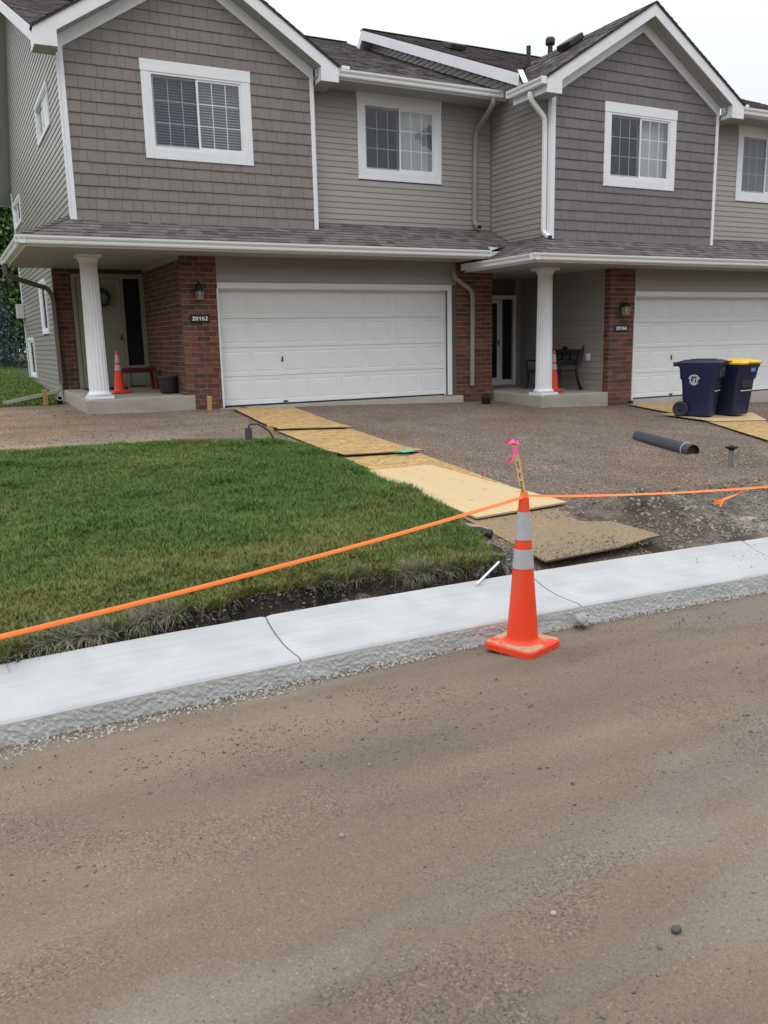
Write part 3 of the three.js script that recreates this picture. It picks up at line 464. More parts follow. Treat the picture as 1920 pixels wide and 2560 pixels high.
function townhouse(pos, unit, label) {
  const two = unit === 2, h = thing('townhouse', label, 'house', pos, 0, undefined);
  const FR = frame([0, 0, 0.22], [1, 0, 0], [0, 0, 1]), MID = frame([0, 0, -0.16], [1, 0, 0], [0, 0, 1]), FRONT = frame([0, 0, 0], [1, 0, 0], [0, 0, 1]);
  const LEFT = frame([0, 0, 0], [0, 0, 1], [-1, 0, 0]);                      // u = z
  const DOOR = frame([0, 0, -3.05], [1, 0, 0], [0, 0, 1]), JAMB = frame([1.757, 0, 0], [0, 0, 1], [-1, 0, 0]);
  const e = 0.104, WW = 4.37, XC = 2.185, G = 0.6225, YE = 5.98, apex = YE + G * 2.555;
  // --- front gable: shakes, corner boards, frieze, barge, soffit, roof
  const win = [1.275, 4.24, 3.165, 5.79];
  const inner = x => apex - 0.24 - G * Math.abs(x - XC);
  sheathing(h, FR, [[0, 3.0], [WW, 3.0], [WW, inner(WW)], [XC, inner(XC)], [0, inner(0)]], [[win[0] + 0.06, win[1] + 0.06, win[2] - 0.06, win[3] - 0.06]], 0.14);
  shakeWall(h, FR, 3.19, inner(XC) - 0.02, v => { const k = Math.min(XC - 0.055, (inner(XC) - 0.01 - v) / G); return [XC - k, XC + k]; }, [[win[0] + 0.05, win[1] + 0.02, win[2] - 0.05, win[3] - 0.02]], 300 + unit, two ? M.shakeSkyTinted : M.shake);
  windowUnit(h, FR, ...win, two ? { curtain: [0.52, 0.95] } : { blinds: true });
  for (const x of [0, WW - 0.075]) mesh('corner_board', rspan(x, x + 0.075, 3.16, 5.86, 0.22, 0.25), M.trim, h);
  mesh('corner_board', rspan(-0.03, -0.002, 3.16, 5.72, 0.145, 0.25), M.trim, h);
  const ch = (d0, d1, lo, hi) => [[lo, inner(lo) + d1], [XC, inner(XC) + d1], [hi, inner(hi) + d1], [hi, inner(hi) + d0], [XC, inner(XC) + d0], [lo, inner(lo) + d0]].reverse();
  mesh('frieze_board', extrude(ch(-0.2, -0.001, 0.0, WW), 0.032, 0.222), M.trim, h);
  const xl = -0.37, xr = 4.74, yb = 5.71, rw = 0.34;
  mesh('barge_board', extrude([[xl, yb], [xl + rw, yb], [xl + rw, inner(xl + rw)], [XC, inner(XC)], [xr - rw, inner(xr - rw)], [xr - rw, yb], [xr, yb], [xr, YE], [XC, apex], [xl, YE]], 0.028, 0.522), M.trim, h);
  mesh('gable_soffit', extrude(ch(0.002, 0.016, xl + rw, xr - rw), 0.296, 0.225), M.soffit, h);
  mesh('eave_return', span(xl, xl + rw, yb, yb + 0.012, 0.10, 0.52), M.soffit, h); mesh('eave_return', span(xr - rw, xr, yb, yb + 0.012, -0.12, 0.52), M.soffit, h);
  mesh('eave_return', [span(xl, xl + 0.02, yb + 0.012, YE - 0.004, two ? -0.5 : 0.1, 0.52), span(xl + rw - 0.02, xl + rw, yb + 0.012, inner(xl + rw), 0.255, 0.52)], M.trim, h); mesh('eave_return', [span(xr - 0.02, xr, yb + 0.012, YE - 0.004, 0.35, 0.52), span(xr - rw, xr - rw + 0.02, yb + 0.012, inner(xr - rw), 0.255, 0.52)], M.trim, h);
  const mainY = (x, z) => 5.985 + 0.415 * (0.33 - z), gabL = (x, z) => YE + 0.012 + G * (x + 0.37), gabR = (x, z) => YE + 0.012 + G * (4.74 - x), zv = 0.33 - (gabL(XC) - 5.985) / 0.415;
  shingles(h, [[xl - 0.02, 0.575], [XC, 0.575], [XC, zv], [xl - 0.02, two ? -0.5 : 0.28]], gabL, [0, 1]);
  shingles(h, [[XC, 0.575], [xr + 0.02, 0.575], [xr + 0.02, 0.28], [XC, zv]], gabR, [0, 1]);
  // --- main roof
  const RZ = -7.1, ry = mainY(0, RZ), x0 = -0.31;
  shingles(h, two ? [[x0, -0.45], [XC, zv], [XC, RZ], [x0, RZ]] : [[x0, 0.3], [XC, zv], [XC, RZ], [x0, RZ]], mainY, [1, 0]);
  shingles(h, [[XC, zv], [4.74, 0.40], [4.74, RZ], [XC, RZ]], mainY, [1, 0]);
  shingles(h, [[4.74, 0.40], [8.53, 0.40], [8.53, RZ], [4.74, RZ]], mainY, [1, 0]);
  const rearY = (x, z) => ry + (z - RZ) * 1.115;
  shingles(h, [[x0, RZ], [8.53, RZ], [8.53, -10.6], [x0, -10.6]], rearY, [1, 0], 0.2);
  mesh('ridge_cap', rspan(x0, 8.53, ry - 0.01, ry + 0.02, RZ - 0.1, RZ + 0.1, 0.01), M.deck, h);
  const zs0 = two ? -0.42 : 0.30, F = 0.235;
  const side = (pts, d, x) => { const g = extrude(pts.map(([z, y]) => [z, y]), d); g.rotateY(-Math.PI / 2); g.translate(x + d, 0, 0); return g; };   // (z, y) outline pushed along x
  mesh('rake_board', side([[zs0, mainY(0, zs0) - F], [zs0, mainY(0, zs0) - 0.012], [RZ, ry - 0.012], [-10.6, rearY(0, -10.6) - 0.03], [-10.6, rearY(0, -10.6) - F], [RZ, ry - F]].map(([z, y]) => [z, y]), 0.03, x0 - 0.012), M.trim, h);
  mesh('rake_soffit', side([[zs0, mainY(0, zs0) - F + 0.015], [zs0, mainY(0, zs0) - F + 0.03], [RZ, ry - F + 0.03], [-10.6, rearY(0, -10.6) - F + 0.03], [-10.6, rearY(0, -10.6) - F + 0.01], [RZ, ry - F + 0.01]], 0.29, x0 + 0.019), M.soffit, h);
  mesh('rear_fascia', span(x0, 8.5, rearY(0, -10.6) - F, rearY(0, -10.6), -10.64, -10.605), M.trim, h);
  // left side wall (upper)
  const under = z => (z > RZ ? mainY(0, z) : rearY(0, z)) - F + 0.02;
  const sideWins = two ? [] : [[-3.2, 4.98, -1.24, 5.7], [-9.85, 4.22, -8.0, 4.86], [-5.6, 1.45, -4.45, 2.6], [-9.5, 0.40, -8.1, 1.42]];
  const upperHoles = sideWins.slice(0, 2), lowerHoles = sideWins.slice(2), shrink = q => q.map(([a, b, c, d]) => [a + 0.03, b + 0.03, c - 0.03, d - 0.03]);
  sheathing(h, LEFT, [[-10.15, 3.0], [0.14, 3.0], [0.14, under(0.14)], [RZ, under(RZ)], [-10.15, under(-10.15)]], shrink(upperHoles), 0.14);
  const vTop = under(RZ);
  boards(h, LEFT, 3.22, vTop - 0.02, e, v => { let hi = 0.142, lo = -10.13; const zf = 0.33 - (v + 0.05 + F - 0.02 - 5.985) / 0.415; hi = Math.min(hi, zf); const zr = RZ + (v + 0.05 + F - 0.02 - ry) / 1.115; lo = Math.max(lo, zr); if (two) lo = Math.max(lo, -7.6); return hi > lo ? [[lo, hi]] : []; }, upperHoles);
  sideWins.forEach((w, i) => windowUnit(h, LEFT, ...w, { trim: 0.045, head: 0.05, sill: 0.06, plain: true, single: i > 1, curtain: [0.05, 0.95] }));
  if (!two) {
    const low = frame([0, 0, 0], [0, 0, 1], [-1, 0, 0]);
    sheathing(h, low, [[-10.15, -0.4], [-3.06, -0.4], [-3.06, 3.0], [-10.15, 3.0]], shrink(lowerHoles), 0.14);
    boards(h, low, 0.16, 3.2, e, v => [[-10.13, -3.14]], lowerHoles);
    mesh('foundation', span(-0.012, 0.1, -0.6, 0.155, -10.15, -3.1), M.concrete, h);
    mesh('corner_board', rspan(-0.026, -0.002, 0.16, 5.2, -10.16, -10.09), M.trim, h); mesh('corner_board', rspan(-0.026, -0.002, 0.16, 2.7, -3.14, -3.06), M.tanMetal, h);
    mesh('utility_box', [rspan(-0.2, -0.016, 1.95, 2.32, -10.1, -9.75, 0.01)], std(L(0.45, 0.46, 0.45), 0.5), h);
  }
  // --- recessed middle wall with second window, eave and gutter
  const w2 = [5.42, 4.23, 7.295, 5.815];
  sheathing(h, MID, [[WW - 0.05, 3.0], [8.53, 3.0], [8.53, 5.83], [WW - 0.05, 5.83]], [[w2[0] + 0.06, w2[1] + 0.06, w2[2] - 0.06, w2[3] - 0.06]], 0.12);
  boards(h, MID, 3.36, 5.80, e, () => [[WW, 8.5]], [w2]);
  mesh('corner_board', span(WW, WW + 0.02, 3.2, 5.7, -0.15, 0.218), M.trim, h);
  windowUnit(h, MID, ...w2, { head: 0.2, curtain: two ? [0.06, 0.94] : [0.5, 0.93] });
  mesh('eave_soffit', span(WW + 0.0, 8.5, 5.802, 5.816, -0.16, 0.39), M.soffit, h);
  mesh('fascia', span(4.4, 8.5, 5.8, 5.965, 0.392, 0.414), M.trim, h);
  gutterRun(h, [4.77, 5.955, 0.415], [two ? 8.5 : 8.33, 5.955, 0.415], [0, 0, 1]);
  mesh('gutter_end_cap', rspan(4.75, 4.768, 5.83, 5.957, 0.415, 0.53, 0.004), M.gutter, h);
  if (!two) mesh('gutter_end_cap', rspan(8.33, 8.345, 5.83, 5.957, 0.415, 0.53, 0.004), M.gutter, h);
  mesh('roof_edge_clip', rspan(4.86, 5.02, 5.965, 6.04, 0.42, 0.44, 0.006), M.trim, h);
  // --- lower roof over porch and garage
  const PY = 2.86, s = 0.485, lowF = (x, z) => PY + s * (0.93 - z), lowL = (x, z) => PY + s * (x + 0.86), zb = two ? -1.5 : -2.78;
  shingles(h, [[-0.86, 0.93], [two ? 8.5 : 7.72, 0.93], [8.53, two ? 0.93 : 0.72], [8.53, -0.16], [0.23, -0.16]], lowF, [1, 0]);
  shingles(h, [[-0.86, 0.93], [0.0, 0.07], [0.0, zb], [-0.86, zb]], lowL, [0, 1]);
  { const a = V(-0.86, PY + 0.012, 0.93), b = V(0.0, lowL(0) + 0.012, 0.07), pos = []; const hip = t => a.clone().lerp(b, t);
    for (let k = 0; k < 8; k++) { const p = hip(k / 8), q = hip((k + 1.15) / 8), lift = 0.014, P = p.clone().setY(p.y + lift), T = q.clone().setY(q.y + 0.002); for (const o of [V(0.13, 0, 0), V(0, 0, -0.13)]) { const A = P.clone().add(o), B = T.clone().add(o); for (const c of [P, A, B, P, B, T]) pos.push(c.x, c.y, c.z); } }
    const g = new THREE.BufferGeometry(); g.setAttribute('position', new THREE.Float32BufferAttribute(pos, 3)); g.computeVertexNormals(); mesh('hip_cap', g, M.hip, h); }
  mesh('wall_flashing', [span(0, WW, lowF(0, 0.22) - 0.01, 3.19, 0.222, 0.24), span(WW, 8.5, lowF(0, -0.16) - 0.02, 3.36, -0.158, -0.14)], M.tanMetal, h);
  const SY = 2.695;
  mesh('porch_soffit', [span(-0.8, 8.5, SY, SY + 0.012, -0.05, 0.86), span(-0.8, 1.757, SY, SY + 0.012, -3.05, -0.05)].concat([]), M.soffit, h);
  mesh('lower_fascia', [span(-0.83, 8.5, SY - 0.005, PY - 0.02, 0.865, 0.888), span(-0.83, -0.808, SY - 0.005, PY - 0.02, zb, 0.865)], M.trim, h);
  gutterRun(h, [-0.97, PY - 0.012, 0.89], [two ? 8.5 : 7.72, PY - 0.012, 0.89], [0, 0, 1]);
  gutterRun(h, [-0.832, PY - 0.012, two ? -1.46 : zb], [-0.832, PY - 0.012, 1.0], [-1, 0, 0]);
  mesh('gutter_end_cap', rspan(-0.95, -0.83, PY - 0.135, PY - 0.01, two ? -1.48 : zb - 0.02, two ? -1.462 : zb - 0.002, 0.004), M.gutter, h);
  if (!two) { mesh('gutter_end_cap', rspan(7.72, 7.738, PY - 0.135, PY - 0.01, 0.89, 1.01, 0.004), M.gutter, h); mesh('valley_flashing', extrude([[7.74, PY - 0.03], [7.98, PY + 0.05], [7.74, PY + 0.06]], 0.02, 0.9), M.gutter, h); }
  if (!two) mesh('roof_end_panel', side([[-2.78, SY], [-2.78, PY], [-2.78 - 0.02, PY], [-2.78 - 0.02, SY]], 0.8, -0.82), M.trim, h);
  // --- garage front
  boards(h, FRONT, GH + 0.115, SY - 0.005, e * 1.5, () => [[2.425, 7.53]]);
  sheathing(h, FRONT, [[1.8, -0.3], [8.45, -0.3], [8.45, 3.0], [1.8, 3.0]], [[2.44, -0.29, 2.44 + GW, GH]], 0.06);
  mesh('garage_trim', [rspan(2.425, 7.42, GH, GH + 0.11, 0, 0.03), rspan(7.32, 7.42, -0.02, GH, 0, 0.03), rspan(2.41, 2.44, -0.02, GH, -0.02, 0.035), span(7.322, 7.335, -0.02, GH, -0.16, -0.001), span(2.43, 2.438, -0.02, GH, -0.16, -0.001), span(2.44, 7.32, GH + 0.001, GH + 0.01, -0.16, -0.001)], M.trim, h);
  garageDoor(h, 2.44, 0.0, -0.13);
  mesh('garage_apron', grid(160, 6, (u, v) => { const x = lerp(2.35, 7.6, u), z = lerp(-0.4, 0.16 + 0.09 * (fbm(x * 4, unit, 88, 4) - 0.5), Math.min(1, v * 1.25)); return [x, v > 0.85 ? -0.35 : -0.028 - 0.012 * v + 0.01 * (fbm(x * 6, z * 6, 87, 3) - 0.5), z]; }), M.concrete, h);
  // --- brick pier beside the garage, side walls of the porch
  brickwork(h, FRONT, 1.757, 2.415, -0.12, SY, true, 41 + unit);
  if (!two) { brickwork(h, frame([0, 0, 0], [1, 0, 0], [0, 0, 1]), 7.54, 8.45, -0.19, SY, true, 61); brickwork(h, JAMB, -3.05, -0.004, 0.1, SY, false, 71); brickwork(h, DOOR, 0.0, 0.31, -0.2, SY, false, 75); }
  else { brickwork(h, JAMB, -0.16, -0.004, -0.12, SY, false, 81); sheathing(h, JAMB, [[-3.05, 0], [-0.16, 0], [-0.16, SY], [-3.05, SY]], [], 0.08); boards(h, JAMB, 0.17, SY, 0.127, () => [[-3.04, -0.2]]); mesh('corner_post', rspan(1.735, 1.757, 0.16, SY, -0.205, -0.16), M.tanMetal, h);
    mesh('outlet_cover', [rbox(0.03, 0.15, 0.13, 1.738, 0.9, -0.62, 0.012)], M.trim, h); }
  sheathing(h, DOOR, [[0, -0.3], [1.9, -0.3], [1.9, SY], [0, SY]], [], 0.1, two ? M.sheath : M.sheath);
  if (two) boards(h, DOOR, 0.17, SY, 0.127, () => [[0, 0.3], [1.56, 1.74]]);
  if (!two) mesh('brick_return', span(-0.001, 0.09, -0.3, SY, -3.15, -3.052), M.brick[1], h);
  // --- entrance
  const d = group('entry_door', h); d.position.set(0, two ? 0.22 : 0.30, -3.05);
  const dw0 = two ? 0.18 : 0.325, dw1 = two ? 1.54 : 1.752, dh = two ? 2.1 : 2.3, sx = two ? 1.14 : 1.33;
  mesh('door_frame', [rspan(dw0, dw0 + 0.075, 0, dh, 0, 0.09), rspan(dw1 - 0.085, dw1, 0, dh, 0, 0.09), rspan(dw0 + 0.075, dw1 - 0.085, dh - 0.09, dh, 0, 0.088), rspan(sx - 0.06, sx, 0, dh - 0.09, 0, 0.086)], two ? M.trim : M.creamDoor, d);
  mesh('door_leaf', rspan(dw0 + 0.08, sx - 0.063, 0.02, dh - 0.095, 0, 0.045), two ? M.darkDoor : M.creamDoor, d);
  for (let k = 0; k < (two ? 0 : 3); k++) for (let q = 0; q < 2; q++) { const a = dw0 + 0.19 + q * 0.34, y = 0.15 + k * 0.66; mesh('door_panel', extrude(rect(a, y, a + 0.28, y + 0.58), 0.006, 0.0455, [rect(a + 0.03, y + 0.03, a + 0.25, y + 0.55)]), M.creamDoor, d); }
  mesh('storm_frame', extrude(rect(dw0 + 0.085, 0.015, sx - 0.066, dh - 0.1), 0.02, 0.06, [rect(dw0 + 0.18, two ? 0.2 : 0.3, sx - 0.14, dh - 0.18)]), two ? M.trim : M.creamDoor, d);
  mesh('door_handle', [rbox(0.03, 0.13, 0.012, sx - 0.1, 1.02, 0.086, 0.005), rod([sx - 0.1, 1.02, 0.09], [sx - 0.1, 1.02, 0.12], 0.008), rod([sx - 0.16, 1.02, 0.118], [sx - 0.095, 1.02, 0.118], 0.009)], M.darkMetal, d);
  mesh('sidelight_panel', rspan(sx + 0.005, dw1 - 0.09, 0.02, two ? 0.15 : 0.45, 0, 0.05), two ? M.trim : M.creamDoor, d);
  mesh('sidelight_glass', span(sx + 0.005, dw1 - 0.09, two ? 0.16 : 0.46, dh - 0.1, 0.01, 0.03), std(L(0.012, 0.014, 0.02), 0.05), d);
  if (two) mesh('storm_glass', span(dw0 + 0.18, sx - 0.14, 0.2, dh - 0.18, 0.062, 0.066), std(L(0.012, 0.014, 0.02), 0.05), d);
  mesh('threshold', span(dw0, dw1, -0.05, 0.012, 0, 0.14), M.darkMetal, d);
  // --- porch slab, column
  const st = two ? 0.17 : 0.235;
  mesh('porch_slab', (() => { const g = rspan(-0.005, two ? 1.755 : 1.9, -0.45, st, -3.05, 0.03, 0.012); const p = g.attributes.position; for (let i = 0; i < p.count; i++) if (p.getY(i) > 0) p.setY(i, p.getY(i) - p.getZ(i) * 0.022); g.computeVertexNormals(); return g; })(), M.concrete, h);
  columnPart(h, 0.26, -0.24, st + 0.005, SY);
  numberPlate(h, two ? '20164' : '20162', two ? 2.06 : 2.075, two ? 1.49 : 1.605, 0.013);
  wallLamp(h, two ? 2.07 : 2.065, two ? 1.86 : 2.04, 0.012, two);
  return h;
}
const houseA = townhouse([2.19, 0.66, -15.5], 1, 'grey townhouse numbered 20162 with brick porch walls and white garage door');
const houseB = townhouse([10.72, 0.46, -13.89], 2, 'grey townhouse numbered 20164 with siding porch wall and wooden bench');
// downspouts (local to their house)
{
  const ds = (parent, pts, mat, tail) => { const g = group('downspout', parent); mesh('pipe', pipeRect(bend(pts, 0.075), 0.085, 0.065), mat, g); if (tail) mesh('outlet', tail, M.black, g); return g; };
  ds(houseA, [[-0.89, 2.74, -2.68], [-0.89, 2.52, -2.68], [-0.12, 2.30, -2.98], [-0.04, 2.12, -2.98], [-0.04, 0.42, -2.96], [-0.10, 0.32, -2.945]], M.shadedTanMetal);
  ds(houseA, [[-0.05, 0.38, -2.95], [-0.16, 0.26, -2.92], [-1.2, 0.10, -2.5]], std(L(0.30, 0.305, 0.26), 0.5));
  ds(houseA, [[8.14, 5.83, 0.46], [8.14, 5.68, 0.46], [8.10, 5.30, -0.085], [8.08, 5.1, -0.085], [8.06, 3.50, -0.085], [8.08, 3.42, 0.06]], M.tanMetal, rbox(0.09, 0.075, 0.02, 8.08, 3.414, 0.075));
  ds(houseA, [[7.42, 2.50, 0.1], [7.42, 2.40, 0.1], [7.88, 2.12, 0.075], [7.90, 1.98, 0.075], [7.89, 0.16, 0.075]], M.tanMetal);
  ds(houseB, [[-0.44, 5.80, 0.14], [-0.44, 5.68, 0.14], [-0.10, 5.38, 0.14], [-0.085, 5.2, 0.13], [-0.085, 3.32, 0.13], [-0.06, 3.22, 0.28]], M.gutter, rbox(0.09, 0.075, 0.02, -0.058, 3.212, 0.3));
  gutterRun(houseB, [-0.392, 5.965, -0.52], [-0.392, 5.965, 0.55], [-1, 0, 0]); mesh('gutter_end_cap', rspan(-0.51, -0.393, 5.84, 5.967, 0.55, 0.565, 0.004), M.gutter, houseB); mesh('gutter_end_cap', rspan(-0.51, -0.393, 5.84, 5.967, -0.54, -0.522, 0.004), M.gutter, houseB);
  mesh('valley_flashing', (() => { const a = V(-0.37, 6.03, -0.1), b = V(-0.12, 6.42, -0.62), g = box(0.10, 0.006, a.distanceTo(b)); g.lookAt(b.clone().sub(a)); g.translate(...a.clone().lerp(b, 0.5).toArray()); return g; })(), M.gutter, houseB);
  // roof vents and pipes
  const mainY = z => 5.985 + 0.415 * (0.33 - z), slopeL = x => 5.992 + 0.6225 * (x + 0.37);
  const vent = (x, y, z, tilt, axis) => { const g = group('roof_vent', houseB); g.position.set(x, y, z); g.rotation[axis] = tilt; mesh('hood', rbox(0.42, 0.13, 0.42, 0, 0.1, 0, 0.03, 3), M.black, g); mesh('vent_base', rbox(0.5, 0.02, 0.5, 0, 0.02, 0, 0.005), M.black, g); };
  vent(1.45, slopeL(1.45), -1.0, 0.556, 'z'); vent(0.6, mainY(-4.2), -4.2, 0.39, 'x'); vent(6.9, mainY(-3.2), -3.2, 0.39, 'x');
  const pipe = (x, z, hh, r, cap) => { const g = group('vent_pipe', houseB), y = mainY(z); mesh('stack', new THREE.CylinderGeometry(r, r, hh + 0.2, 14).translate(x, y + hh / 2 - 0.1, z), M.darkMetal, g); if (cap) mesh('rain_cap', new THREE.LatheGeometry([[0, 0.0], [0.1, 0.0], [0.115, 0.03], [0.115, 0.13], [0.09, 0.165], [0, 0.17]].map(p => new THREE.Vector2(...p)), 18).translate(x, y + hh, z), M.darkMetal, g); };
  pipe(1.62, -2.7, 0.42, 0.05); pipe(3.15, -3.9, 0.48, 0.06, true);
}
// ---------------------------------------------------------------- traffic cones
M.orange = std(L(1, 1, 1), 0.5, { map: dataTex(512, 512, (u, v, i, j) => { const n = fbm(u * 9, v * 5, 161, 5, 9, 5), s = smooth(0.60, 0.74, n) * 0.35, k = 0.97 + 0.06 * (fbm(u * 30, v * 30, 163, 3, 30, 30) - 0.5); return [lerp(239, 196, s) * k, lerp(70, 110, s) * k, lerp(34, 78, s) * k]; }), bumpMap: rep(bumpFine, 1), bumpScale: 0.0006 });
M.dustyOrange = std(L(1, 1, 1), 0.85, { map: dataTex(512, 512, (u, v, i, j) => { const m = smooth(0.36, 0.54, fbm(u * 7, v * 7, 121, 5, 7, 7) + 0.12 * (fbm(u * 40, v * 9, 122, 3, 40, 9) - 0.5)); const n = 0.9 + 0.2 * hash2(i >> 1, j >> 1, 9); return [lerp(232, 172, m) * n, lerp(72, 150, m) * n, lerp(42, 122, m) * n]; }) });
M.reflect = std(L(0.43, 0.435, 0.47), 0.35, { map: rep(soiled, 1), bumpMap: rep(bumpFine, 4), bumpScale: 0.0003 });
M.white = std(L(0.8, 0.8, 0.8), 0.5);
function cone(label, pos, turn, H = 0.914, bs = 0.325, seed = 1, group_) {
  const g = thing('traffic_cone', label, 'traffic cone', pos, turn, group_);
  const s = bs / 2, c = 0.05, b = new THREE.Shape(); b.moveTo(-s + c, -s); b.lineTo(s - c, -s); b.quadraticCurveTo(s, -s, s, -s + c); b.lineTo(s, s - c); b.quadraticCurveTo(s, s, s - c, s); b.lineTo(-s + c, s); b.quadraticCurveTo(-s, s, -s, s - c); b.lineTo(-s, -s + c); b.quadraticCurveTo(-s, -s, -s + c, -s);
  const bg = new THREE.ExtrudeGeometry(b, { depth: 0.03, bevelEnabled: true, bevelThickness: 0.006, bevelSize: 0.006, bevelSegments: 3, curveSegments: 10 }); bg.rotateX(-Math.PI / 2); bg.translate(0, 0.012, 0);
  const bm = mesh('base_edge', bg, M.orange, g);
  const top = new THREE.ShapeGeometry(b, 10); top.rotateX(-Math.PI / 2); top.scale(0.985, 1, 0.985); top.translate(0, 0.0505, 0); const uv = top.attributes.uv, p = top.attributes.position; for (let i = 0; i < uv.count; i++) uv.setXY(i, p.getX(i) * 2.2 + 0.5, p.getZ(i) * 2.2 + 0.5); mesh('base_top', top, M.dustyOrange, bm);
  for (const [x, z] of [[-1, -1], [1, -1], [1, 1], [-1, 1]]) mesh('foot', rbox(0.07, 0.014, 0.07, x * (s - 0.06), 0.007, z * (s - 0.06), 0.004), M.black, bm);
  const R = y => lerp(bs * 0.29, 0.027, (y - 0.05) / (H - 0.05)), band = (y0, y1, o, n = 2) => { const q = []; for (let k = 0; k <= n; k++) { const y = lerp(y0, y1, k / n); q.push(new THREE.Vector2(R(y) + o, y)); } return new THREE.LatheGeometry(q, 48); };
  mesh('body', [new THREE.LatheGeometry([[R(0.05) + 0.02, 0.051], [R(0.07) + 0.006, 0.058], [R(0.08), 0.075], ...Array.from({ length: 12 }, (_, k) => { const y = lerp(0.09, H - 0.012, k / 11); return [R(y), y]; }), [R(H) - 0.002, H - 0.003], [R(H) - 0.007, H], [0.017, H - 0.001], [0.016, H - 0.03]].map(q => new THREE.Vector2(...q)), 56)], M.orange, g);
  const y2 = H * 0.902, y1 = y2 - H * 0.178, y0 = y1 - H * 0.058, yb = y0 - H * 0.125;
  mesh('reflective_band', band(y1, y2, 0.0022), M.reflect, g); mesh('reflective_band', band(yb, y0, 0.0022), M.reflect, g);
  return g;
}
const CX = 2.872, CZ = -3.86;
const mainCone = cone('tall orange traffic cone with survey stake in its top, standing by the kerb', [CX, -0.012, CZ], 0.34);
{ // round sticker on the upper band, and scuffs
  const H = 0.914, y = 0.79, r = 0, a = 0.62 - 0.34 + 0.0;
  const t = canvasTex(128, 192, (c, w, h) => { c.fillStyle = '#d9d9dd'; c.fillRect(0, 0, w, h); c.strokeStyle = '#b33a3a'; c.lineWidth = 9; c.beginPath(); c.arc(64, 70, 50, 0, 7); c.stroke(); c.fillStyle = '#c03036'; c.beginPath(); c.moveTo(64, 34); c.lineTo(96, 96); c.lineTo(32, 96); c.fill(); c.fillStyle = '#444'; c.fillRect(44, 138, 40, 8); c.fillRect(50, 156, 28, 7); });
  const g = grid(6, 3, (u, v) => { const q = a + (u - 0.5) * 0.42, yy = y + (v - 0.5) * 0.05, rr = lerp(0.325 * 0.29, 0.027, (yy - 0.05) / (H - 0.05)) + 0.0032; return [rr * Math.sin(q), yy, rr * Math.cos(q)]; });
  mesh('sticker', g, std(L(1, 1, 1), 0.6, { map: t }), mainCone);
}
cone('orange traffic cone on the porch between the white column and red bench', [3.0, 0.66 + 0.265, -16.85], 0.2, 0.80, 0.35, 2);
cone('orange traffic cone tucked behind the white column of house 20164', [11.53, 0.46 + 0.205, -14.5], 0.5, 0.86, 0.35, 3);
cone('orange traffic cone tied to the free end of the tape, lawn side', [-2.3, 0.0, -2.45], 0.1, 0.914, 0.325, 4);
cone('orange traffic cone tied to the tape end, driveway side', [6.95, 0.0, -3.42], 0.8, 0.914, 0.325, 5);

{ // wooden survey stake standing in the cone
  const st = thing('survey_stake', 'wooden survey stake with handwriting and pink ribbon, stuck in the cone', 'stake', [CX, 0, CZ]);
  const tx = canvasTex(96, 1024, (c, w, h) => {
    c.fillStyle = '#d9c394'; c.fillRect(0, 0, w, h); const R = rngOf(5); for (let k = 0; k < 90; k++) { c.fillStyle = `rgba(${150 + R() * 60 | 0},${120 + R() * 50 | 0},${70 + R() * 40 | 0},0.25)`; c.fillRect(R() * w, 0, 1 + R() * 3, h); }
    c.fillStyle = '#ef5a1c'; c.fillRect(0, h - 130, w, 130);
    c.save(); c.translate(w / 2 - 6, h * 0.30); c.rotate(Math.PI / 2); c.fillStyle = '#151515'; c.font = 'italic bold 66px sans-serif'; c.textBaseline = 'middle'; c.fillText('3(0)', -40, 0); c.fillText('%c', 125, 0); c.fillText('Begin', 245, 0); c.fillText('S', 470, 0); c.restore();
  });
  const w = 0.030, t = 0.012, y0 = 0.80, y1 = 1.215, lean = -0.055, turn = -0.60;
  const g = box(w, y1 - y0, t, 0, (y0 + y1) / 2, 0); const p = g.attributes.position;
  const S = new THREE.Group(); S.name = 'stake_body'; S.rotation.y = turn; st.add(S);
  const sh = (g) => { const p = g.attributes.position; for (let i = 0; i < p.count; i++) { const y = p.getY(i); p.setX(i, p.getX(i) + (y - 0.9) * -0.19); } g.computeVertexNormals(); return g; };
  const wood = std(L(1, 1, 1), 0.8, { map: tx });
  mesh('lath', sh(g), wood, S);
  M.pink = std(L(0.9, 0.13, 0.36), 0.55, { side: THREE.DoubleSide });
  mesh('ribbon_wrap', sh(box(w + 0.004, 0.035, t + 0.004, 0, 1.165, 0)), M.pink, S);
  const fl = (pts, ww) => grid(10, 3, (u, v) => { const i = Math.min(pts.length - 2, Math.floor(u * (pts.length - 1))), f = u * (pts.length - 1) - i, a = pts[i], b = pts[i + 1]; return [lerp(a[0], b[0], f), lerp(a[1], b[1], f) + (v - 0.5) * ww * (0.7 + 0.5 * u), lerp(a[2], b[2], f) + 0.006 * Math.sin(v * 3 + u * 5)]; });
  mesh('ribbon_tail', fl([[-0.042, 1.2, 0.01], [-0.062, 1.218, 0.015], [-0.085, 1.216, 0.018], [-0.105, 1.204, 0.01]], 0.024), M.pink, S);
  mesh('ribbon_tail', fl([[-0.05, 1.15, 0.012], [-0.06, 1.128, 0.016], [-0.072, 1.112, 0.02], [-0.09, 1.098, 0.012]], 0.03), M.pink, S);
  mesh('ribbon_tail', fl([[-0.03, 1.195, 0.012], [-0.045, 1.215, 0.016], [-0.055, 1.216, 0.016]], 0.02), M.pink, S);
}
